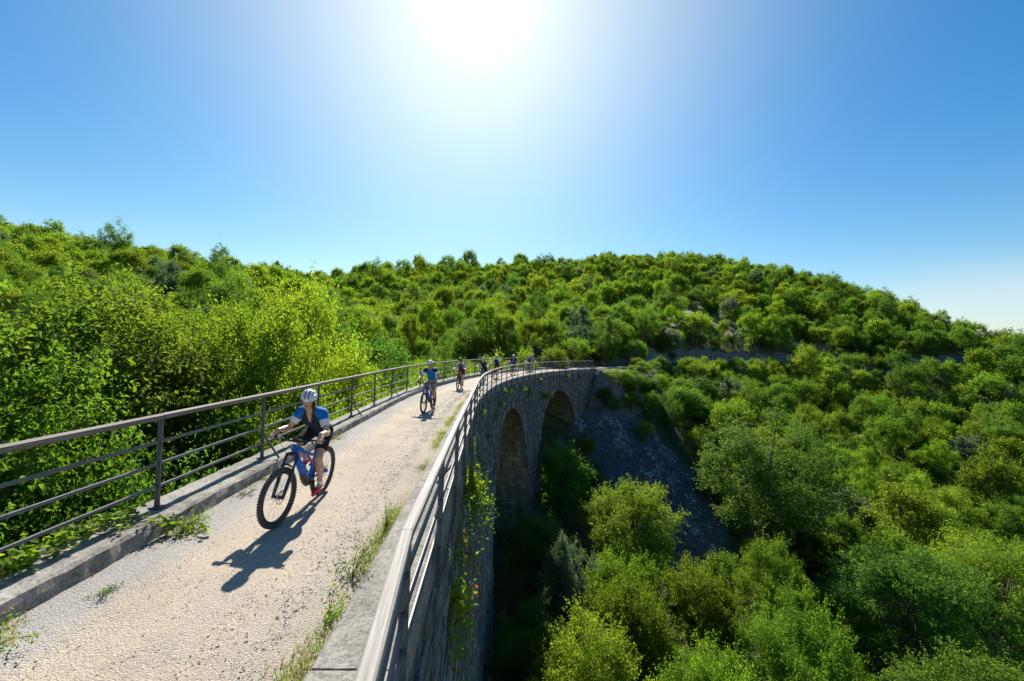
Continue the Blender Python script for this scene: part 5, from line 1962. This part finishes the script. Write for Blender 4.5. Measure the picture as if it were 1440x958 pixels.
def make_person(ms, label, loc, rz, group, swap=None):
    def mm(me):
        if not swap: return me
        if not any(m.name in swap for m in me.materials): return me
        c = me.copy()
        for i, m in enumerate(c.materials):
            if m.name in swap: c.materials[i] = M[swap[m.name]]
        return c
    o = link('person', mm(ms['body']))
    o.location = loc; o.rotation_euler = (0, 0, rz)
    tag(o, label, 'person', group)
    hel = None
    for key, nm in ORDER:
        if key not in ms: continue
        v = ms[key]
        for me in (v if isinstance(v, list) else [v]):
            par = hel if (nm in ('helmet_liner', 'helmet_stripe', 'chin_strap') and hel) else o
            c = link(nm, mm(me), par)
            if nm == 'helmet': hel = c
    return o


def pedals(crank):
    bb = yz(*FR['bb'])
    res = []
    for sx, ang in ((-1, crank + math.pi), (1, crank)):
        res.append(bb + yz(-math.sin(ang) * .165, -math.cos(ang) * .165, sx * .140))
    return res


GRP_P, GRP_B = 'cyclists crossing the viaduct', 'bicycles ridden across the viaduct'
# the woman in front
crank1 = R_(12)
loc1 = (-2.90, 6.06, .0); rz1 = R_(-1.5)
bike1, grips1, _t = bicycle('blue electric mountain bike ridden by the woman in front', loc1, rz1, 'bike_blue', True, crank1, R_(-4), GRP_B)
P1 = dict(female=True, hip=(.34, 1.065), sh=(.012, 1.372), head=(-.085, 1.535), twist=.0, hx=-.015, yaw=R_(13), pitch=R_(4), grips=grips1, elbow=[(-.3, .5, -.6), (.12, .6, -.5)],
          ped=pedals(crank1), tilt=[R_(6), R_(14)], leg=(.425, .425), skin='skin', jersey=('c_charcoal', 'c_royal', 'c_white'), shorts='c_black', shoe='c_shoe_red', sockm='c_white', sock=.12,
          helmet=('c_shell_white',), stripe='c_shell_purple', zip_open=.13, open_mouth=True, band=True, htilt=R_(10), hem=.70)
make_person(person_meshes(P1, .0058, .0042), 'laughing woman in blue and navy jersey and striped helmet cycling in front', loc1, rz1, GRP_P).rotation_euler.y = R_(4.0)
bike1.rotation_euler.y = R_(4.0)

# the man behind her
crank2 = R_(8)
loc2 = (-2.93, 15.45, 0.); rz2 = R_(-5)
bike2, grips2, _t = bicycle('blue mountain bike ridden by the man in second place', loc2, rz2, 'bike_blue', True, crank2, 0., GRP_B)
P2 = dict(female=False, hip=(.34, 1.085), sh=(.075, 1.50), head=(-.01, 1.695), yaw=R_(4), pitch=R_(-2), grips=grips2, elbow=[(-.7, .5, -.5), (.7, .5, -.5)],
          ped=pedals(crank2), tilt=[R_(4), R_(10)], leg=(.44, .44), scale=1.06, skin='skin_tan', jersey=('c_royal', 'c_navy', 'c_white'), shorts='c_beige', shoe='c_shoe_dark', sockm='c_black', sock=.34, helmet=('c_shell_white',), htilt=R_(8), baggy=.022, hem=.74)
ms2 = person_meshes(P2, .009, .006)
make_person(ms2, 'man in plain blue jersey and beige shorts cycling second in line', loc2, rz2, GRP_P)

# the riders further back share two builds
crank3 = R_(-25)
FARP = []
for fem, cr_, yaw in ((True, R_(10), R_(-8)), (False, R_(-70), R_(5))):
    tmp, gr_, _t = None, None, None
    FARP.append((fem, cr_, yaw))
far_spec = [
    # s, offset, build, paint, person label, bike label, swap
    (21.0, .02, 0, 'bike_dark', 'cyclist in purple and navy vest with teal sleeves beside the right handrail corner', 'dark bike ridden by the cyclist with teal sleeves', dict(cloth_charcoal='c_purple', cloth_royal='c_teal', cloth_white='c_teal', helmet_white='c_shell_dark', cloth_black='c_maroon')),
    (25.0, .62, 0, 'bike_blue', 'cyclist in navy jersey with pale sleeves and pink helmet, fourth in line', 'blue bike ridden by the cyclist with the pink helmet', dict(cloth_charcoal='c_navy', cloth_royal='c_navy', cloth_white='c_paleblue', helmet_white='c_shell_pink')),
    (30.6, .25, 1, 'bike_dark', 'tall cyclist in dark navy jersey with pale blue shoulders, fifth in line', 'dark bike under the tall cyclist in dark navy', dict(cloth_royal='c_navy', cloth_navy='c_paleblue', cloth_beige='c_black')),
    (35.2, .50, 1, 'bike_blue', 'cyclist in bright blue jersey riding alone sixth in line', 'blue and white bike under the sixth cyclist', dict(cloth_navy='c_black', cloth_white='c_navy', cloth_beige='c_black')),
    (40.6, .35, 0, 'bike_dark', 'cyclist in black jersey with pale blue sleeves riding beside the last rider', 'dark bike under the cyclist in black and pale blue', dict(cloth_charcoal='c_black', cloth_royal='c_black', cloth_white='c_paleblue', helmet_white='c_shell_orange', cloth_black='c_rose')),
    (42.0, .05, 1, 'bike_blue', 'last cyclist of the line in royal blue jersey', 'blue bike under the last cyclist', dict(cloth_navy='c_royal', cloth_beige='c_black')),
]
built = {}
for s_, off, bi, pt, pl, bl, sw in far_spec:
    fem, cr_, yaw = FARP[bi]
    loc = at_s(s_, off, -.005); rz = -head_s(s_) + rng.normal(0, .03)
    bk, gr_, _t = bicycle(bl, tuple(loc), rz, pt, False, cr_, 0., GRP_B)
    if bi not in built:
        if fem:
            PP = dict(P1, grips=gr_, ped=pedals(cr_), yaw=yaw, sh=(.07, 1.40), head=(.0, 1.575), elbow=[(-.6, .3, -.7), (.6, .3, -.7)], open_mouth=False, zip_open=None, band=False, stripe=None)
        else:
            PP = dict(P2, grips=gr_, ped=pedals(cr_), yaw=yaw)
        built[bi] = person_meshes(PP, .015, .010)
    make_person(built[bi], pl, tuple(loc), rz, GRP_P, sw)

# ------------------------------------------------------------------ small plants
def plant(name, label, base, reach, n, leaf, mats, cat='plant', group=None, stems=5, droop=0., up=.6, seed=1, aspect=.6, split=.0):
    """leafy stems spreading from base through a box of half-size reach; foliage and stems are its parts"""
    r = np.random.default_rng(seed)
    root = empty(name, tuple(base))
    tag(root, label, cat, group)
    reach = np.asarray(reach, float)
    mb = MB(); P, N = [], []
    for i in range(stems):
        d = r.normal(size=3) * np.array((1, 1, .5)); d /= np.linalg.norm(d)
        tip = d * reach * np.array((1, 1, 1)) + np.array((0, 0, reach[2] * (.5 if droop == 0 else -droop)))
        mid = tip * .45 + np.array((0, 0, abs(reach[2]) * .35))
        t = np.linspace(0, 1, 7)[:, None]
        pts = 2 * mid * t * (1 - t) + tip * t ** 2
        mb.tube(pts, (leaf * .07) * (1.1 - t[:, 0]) + .0012, 4, cap=False)
        k = max(1, n // stems)
        tt = r.random(k) ** .7
        j = np.stack([np.interp(tt, t[:, 0], pts[:, a]) for a in range(3)], -1)
        P.append(j + r.normal(0, 1, (k, 3)) * reach * .16)
        N.append(np.tile((0, 0, up), (k, 1)) + r.normal(0, .6, (k, 3)))
    P, N = np.concatenate(P), np.concatenate(N)
    Ls = leaf * (.6 + .8 * r.random(len(P)))
    v, f = leaf_cloud(P, N, Ls, Ls * aspect, .15, r)
    fm = (r.random(len(P)) < split).astype(int) if len(mats) > 1 else np.zeros(len(P), int)
    link('foliage', mesh_np('foliage', v, f, [M[m_] for m_ in mats], np.repeat(fm, 2), attr={'rnd': np.repeat(r.random(len(P)), 2)}), root)
    link('stems', mb.mesh('stems', M['bark']), root)
    return root


def blades(P, h, lean, width, r):
    n = len(P)
    a = r.random(n) * 6.283
    d = np.stack([np.cos(a), np.sin(a), np.zeros(n)], -1)
    s_ = np.stack([-np.sin(a), np.cos(a), np.zeros(n)], -1) * (width * (.6 + .8 * r.random(n)))[:, None]
    h = h[:, None]
    up = np.array((0, 0, 1.0))
    ln = (lean * r.random(n))[:, None]
    v = np.stack([P - s_, P + s_, P + up * h * .6 + d * h * ln * .35 + s_ * .7, P + up * h * .6 + d * h * ln * .35 - s_ * .7, P + up * h * (1 - .35 * ln) + d * h * ln], 1)
    i = (np.arange(n) * 5)[:, None]
    q = i + np.array([[0, 1, 2, 3]]); t = i + np.array([[3, 2, 4]])
    return v.reshape(-1, 3), q, t


def grass(name, label, P, hgt, lean, width, mats, p, cat='grass', kind=None, group=None, seed=3):
    r = np.random.default_rng(seed)
    v, q, t = blades(P, hgt, lean, width, r)
    mi = r.choice(len(mats), len(P), p=p)
    rd = r.random(len(P))
    o = link(name, mesh_np(name, v, [q, t], [M[m_] for m_ in mats], np.concatenate([mi, mi]), attr={'rnd': np.concatenate([rd, rd])}))
    tag(o, label, cat, group, kind)
    return o


# grass along the right-hand edge of the track
r = np.random.default_rng(5)
n = 26000
s_ = -1 + 30 * r.random(n) ** 1.35
den = vnoise(s_ * 1.1, s_ * 0 + 3.3, 8) + .5
kk = r.random(n) < np.clip(den * 1.7 - .05, .15, 1)
s_ = s_[kk]; den = den[kk]
off = 1.13 - np.abs(r.normal(0, .055 + .05 * den, len(s_)))
P = at_s(s_, off, -.005)
hg = (.025 + .06 * r.random(len(s_)) ** 2) * (.5 + den)
grass('verge_grass', 'yellowing grass strip between the track and the right-hand kerb', P, hg, 1.0, .0035, ['leaf_dry', 'leaf_olive', 'leaf_lime'], [.42, .36, .22], 'grass', 'stuff')
n = 9500
s_ = -1 + 40 * r.random(n) ** 1.4
den = vnoise(s_ * .9, s_ * 0 + 7.3, 18) + .5
kk = r.random(n) < np.clip(den * 1.6 - .5, .03, 1)
s_ = s_[kk]
P = at_s(s_, -1.44 + np.abs(r.normal(0, .06, len(s_))), -.005)
grass('verge_grass', 'dry straw-coloured grass along the foot of the left kerb', P, .02 + .06 * r.random(len(s_)) ** 2, 1.2, .003, ['leaf_dry', 'leaf_olive'], [.75, .25], 'grass', 'stuff', seed=8)

# weeds rooted in the gravel
WEEDS = [
    (2.55, -1.33, (.13, .12, .13), 170, .032, ['leaf_mid'], 'bushy green weed against the left kerb, nearest the creeper'),
    (2.25, -1.28, (.12, .10, .10), 120, .030, ['leaf_mid', 'leaf_dry'], 'straggling weed with dry stems beside the creeper end'),
    (3.65, -1.33, (.12, .10, .06), 130, .026, ['leaf_grey', 'leaf_olive'], 'low grey-green weed cushion by the kerb ahead of the front wheel'),
    (1.05, -1.10, (.10, .09, .06), 120, .024, ['leaf_grey', 'leaf_mid'], 'small round weed alone on the grey chippings'),
    (.35, -1.28, (.20, .16, .11), 260, .032, ['leaf_mid', 'leaf_dry'], 'spreading weed patch at the left edge of the picture'),
    (4.4, -1.38, (.14, .08, .06), 130, .024, ['leaf_olive', 'leaf_dry'], 'yellowish weed tuft at the kerb beside the front wheel'),
    (7.6, -1.38, (.16, .09, .07), 130, .030, ['leaf_olive', 'leaf_dry'], 'yellow weed at the kerb behind the woman'),
    (1.35, 1.02, (.15, .14, .22), 240, .034, ['leaf_mid', 'leaf_grey'], 'leafy thistle-like weed at the right edge of the track near the bottom'),
    (2.55, 1.06, (.09, .10, .20), 150, .030, ['leaf_mid', 'leaf_olive'], 'upright green weed beside the near railing post'),
    (.75, 1.03, (.12, .12, .12), 150, .030, ['leaf_mid', 'leaf_olive'], 'low weed at the bottom edge beside the right kerb'),
    (5.2, 1.05, (.12, .12, .08), 120, .026, ['leaf_olive', 'leaf_dry'], 'dry yellow weed at the right edge of the track, midway along'),
    (8.6, 1.03, (.18, .14, .09), 120, .034, ['leaf_olive', 'leaf_dry'], 'dry weed clump on the right of the track before the rail corner'),
]
for i, (s_, off, rc, n, lf, mts, lab) in enumerate(WEEDS):
    plant('weed', lab, at_s(s_, off, -.01), tuple(a * 1.45 for a in rc), int(n * 1.7), lf, mts, 'weed', 'weeds along the track', 9, 0, .5, 40 + i, .42, .4)

# creeper spilling over the left kerb
r = np.random.default_rng(77)
root = empty('creeper', tuple(at_s(1.5, -1.9, .2)))
tag(root, 'bright green creeper spilling over the left kerb onto the gravel', 'creeper')
inv = Matrix.Translation(root.location).inverted()
mb = MB(); P, N = [], []
for i in range(22):
    s0 = r.uniform(.55, 2.1)
    path = [at_s(s0, -2.25, .05), at_s(s0 + r.normal(0, .1), -2.02, .24)]
    e = r.uniform(-1.95, -1.6)
    path += [at_s(s0 + r.normal(0, .15) + .1, (e - 2.0) / 2, .25), at_s(s0 + .2 + r.normal(0, .2), e, .24)]
    if i < 4:
        s1 = r.uniform(2.0, 2.55)
        path += [at_s(s1, -1.46, .23), at_s(s1 + .03, -1.40, .10), at_s(s1 + .05 + r.normal(0, .15), -1.28, .04), at_s(s1 + r.normal(0, .25), r.uniform(-1.2, -.9), .03)]
    path = np.array(path)
    t = np.linspace(0, 1, 24); tp = np.linspace(0, 1, len(path))
    pts = np.stack([np.interp(t, tp, path[:, a]) for a in range(3)], -1)
    mb.tube(pts, .004, 4, cap=False)
    m_ = 34 if i >= 4 else 48
    tt = r.random(m_)
    P.append(np.stack([np.interp(tt, tp, path[:, a]) for a in range(3)], -1) + r.normal(0, .035, (m_, 3)) + np.array((0, 0, .025)))
    N.append(np.tile((0, .0, 1.2), (m_, 1)) + r.normal(0, .5, (m_, 3)))
P, N = np.concatenate(P), np.concatenate(N)
P[:, 2] = np.maximum(P[:, 2], .02)
L_ = .075 * (.5 + .9 * r.random(len(P)))
v, f = leaf_cloud(P, N, L_, L_ * .75, .15, r)
for nm, me in (('foliage', mesh_np('foliage', v, f, [M['leaf_lime']], attr={'rnd': np.repeat(r.random(len(P)), 2)})), ('stems', mb.mesh('stems', M['bark']))):
    o = link(nm, me, root); o.matrix_parent_inverse = inv

# shrubs and tufts rooted in the masonry of the right-hand face
WALL = [
    (7.2, 2.12, -.9, (.62, 1.0, 1.0), 900, .095, ['leaf_lime', 'leaf_olive'], .9, 'leafy branch hanging over the wall below the right railing, upper one'),
    (5.6, 2.05, -1.6, (.45, .6, .8), 420, .085, ['leaf_olive', 'leaf_red'], .9, 'yellowing trailing branch on the wall between two greener ones'),
    (4.5, 2.02, -2.2, (.48, .55, .72), 800, .085, ['leaf_lime', 'leaf_red'], .5, 'bright green shrub with reddish leaves low on the wall near the bottom edge'),
    (3.4, 2.00, -.75, (.16, .35, .32), 240, .035, ['leaf_grey'], .8, 'grey-green herb cushion on the wall just under the deck edge'),
    (41.0, 2.35, -2.7, (.8, .9, .9), 420, .13, ['leaf_mid', 'leaf_lime'], 0, 'young leafy tree growing out of the wall between the two arches'),
    (16.6, 2.1, -.75, (.25, .5, .3), 130, .07, ['leaf_olive'], .3, 'tuft on the wall below the rail corner'),
    (23.4, 2.15, -2.0, (.35, .6, .45), 170, .09, ['leaf_mid', 'leaf_olive'], .3, 'weed tuft beside the top of the first arch'),
    (24.8, 2.15, -1.4, (.35, .5, .35), 150, .09, ['leaf_olive'], .2, 'olive tuft on the wall above the first arch'),
    (28.4, 2.15, -.95, (.4, .7, .35), 170, .09, ['leaf_olive', 'leaf_mid'], .2, 'wide tuft just under the deck above the first arch'),
    (33.0, 2.15, -1.0, (.4, .7, .4), 170, .10, ['leaf_olive'], .2, 'tuft under the deck below the sixth cyclist'),
    (39.4, 2.15, -.6, (.3, .5, .3), 110, .10, ['leaf_olive', 'leaf_lime'], .2, 'small bright tuft under the deck between the arches'),
    (48.8, 2.2, -.8, (.45, .6, .5), 150, .11, ['leaf_mid'], .2, 'green tuft above the second arch'),
    (53.4, 2.2, -1.1, (.5, .6, .5), 150, .12, ['leaf_olive', 'leaf_dry'], .2, 'dry tuft at the far end of the wall'),
    (20.0, 2.15, -2.5, (.3, .6, .5), 150, .08, ['leaf_dark', 'leaf_mid'], .4, 'dark ivy patch on the wall before the first arch'),
    (15.2, 2.10, -2.4, (.25, .7, .7), 200, .07, ['leaf_dark', 'leaf_mid'], .6, 'dark trailing plant midway along the near wall'),
    (10.6, 2.10, -.9, (.18, .5, .5), 170, .055, ['leaf_olive', 'leaf_grey'], .6, 'mossy tuft under the deck of the near wall'),
    (11.5, 2.05, -2.6, (.35, 1.6, 1.5), 900, .06, ['leaf_dark', 'leaf_mid'], .7, 'broad ivy curtain on the near wall beyond the hanging branch'),
    (18.0, 2.05, -4.6, (.35, 1.8, 2.0), 900, .07, ['leaf_dark', 'leaf_mid'], .6, 'deep ivy patch low on the wall before the first arch'),
    (6.4, 2.05, -4.0, (.4, 1.0, 1.4), 700, .06, ['leaf_mid', 'leaf_olive'], .7, 'ivy trailing low on the wall under the hanging branches'),
    (26.5, 2.1, -.6, (.3, .9, .35), 200, .09, ['leaf_olive', 'leaf_dry'], .2, 'dry tuft row under the deck over the first arch edge'),
    (36.2, 2.15, -1.6, (.4, .7, .6), 220, .10, ['leaf_mid', 'leaf_olive'], .3, 'green tuft over the far shoulder of the first arch'),
    (30.6, 2.15, -3.4, (.3, .4, .4), 100, .09, ['leaf_mid'], .2, 'small green sprig on the edge of the first arch'),
]
for i, (s_, off, z, rc, n, lf, mts, dr, lab) in enumerate(WALL):
    plant('wall_plant', lab, at_s(s_, off - .28, z + .15), rc, n, lf, mts, 'plant', 'plants growing from the viaduct wall', 9, dr, .5, 80 + i, .6, .25)
# sprigs overhanging the deck far along the left side are the crowns of the trees beside it
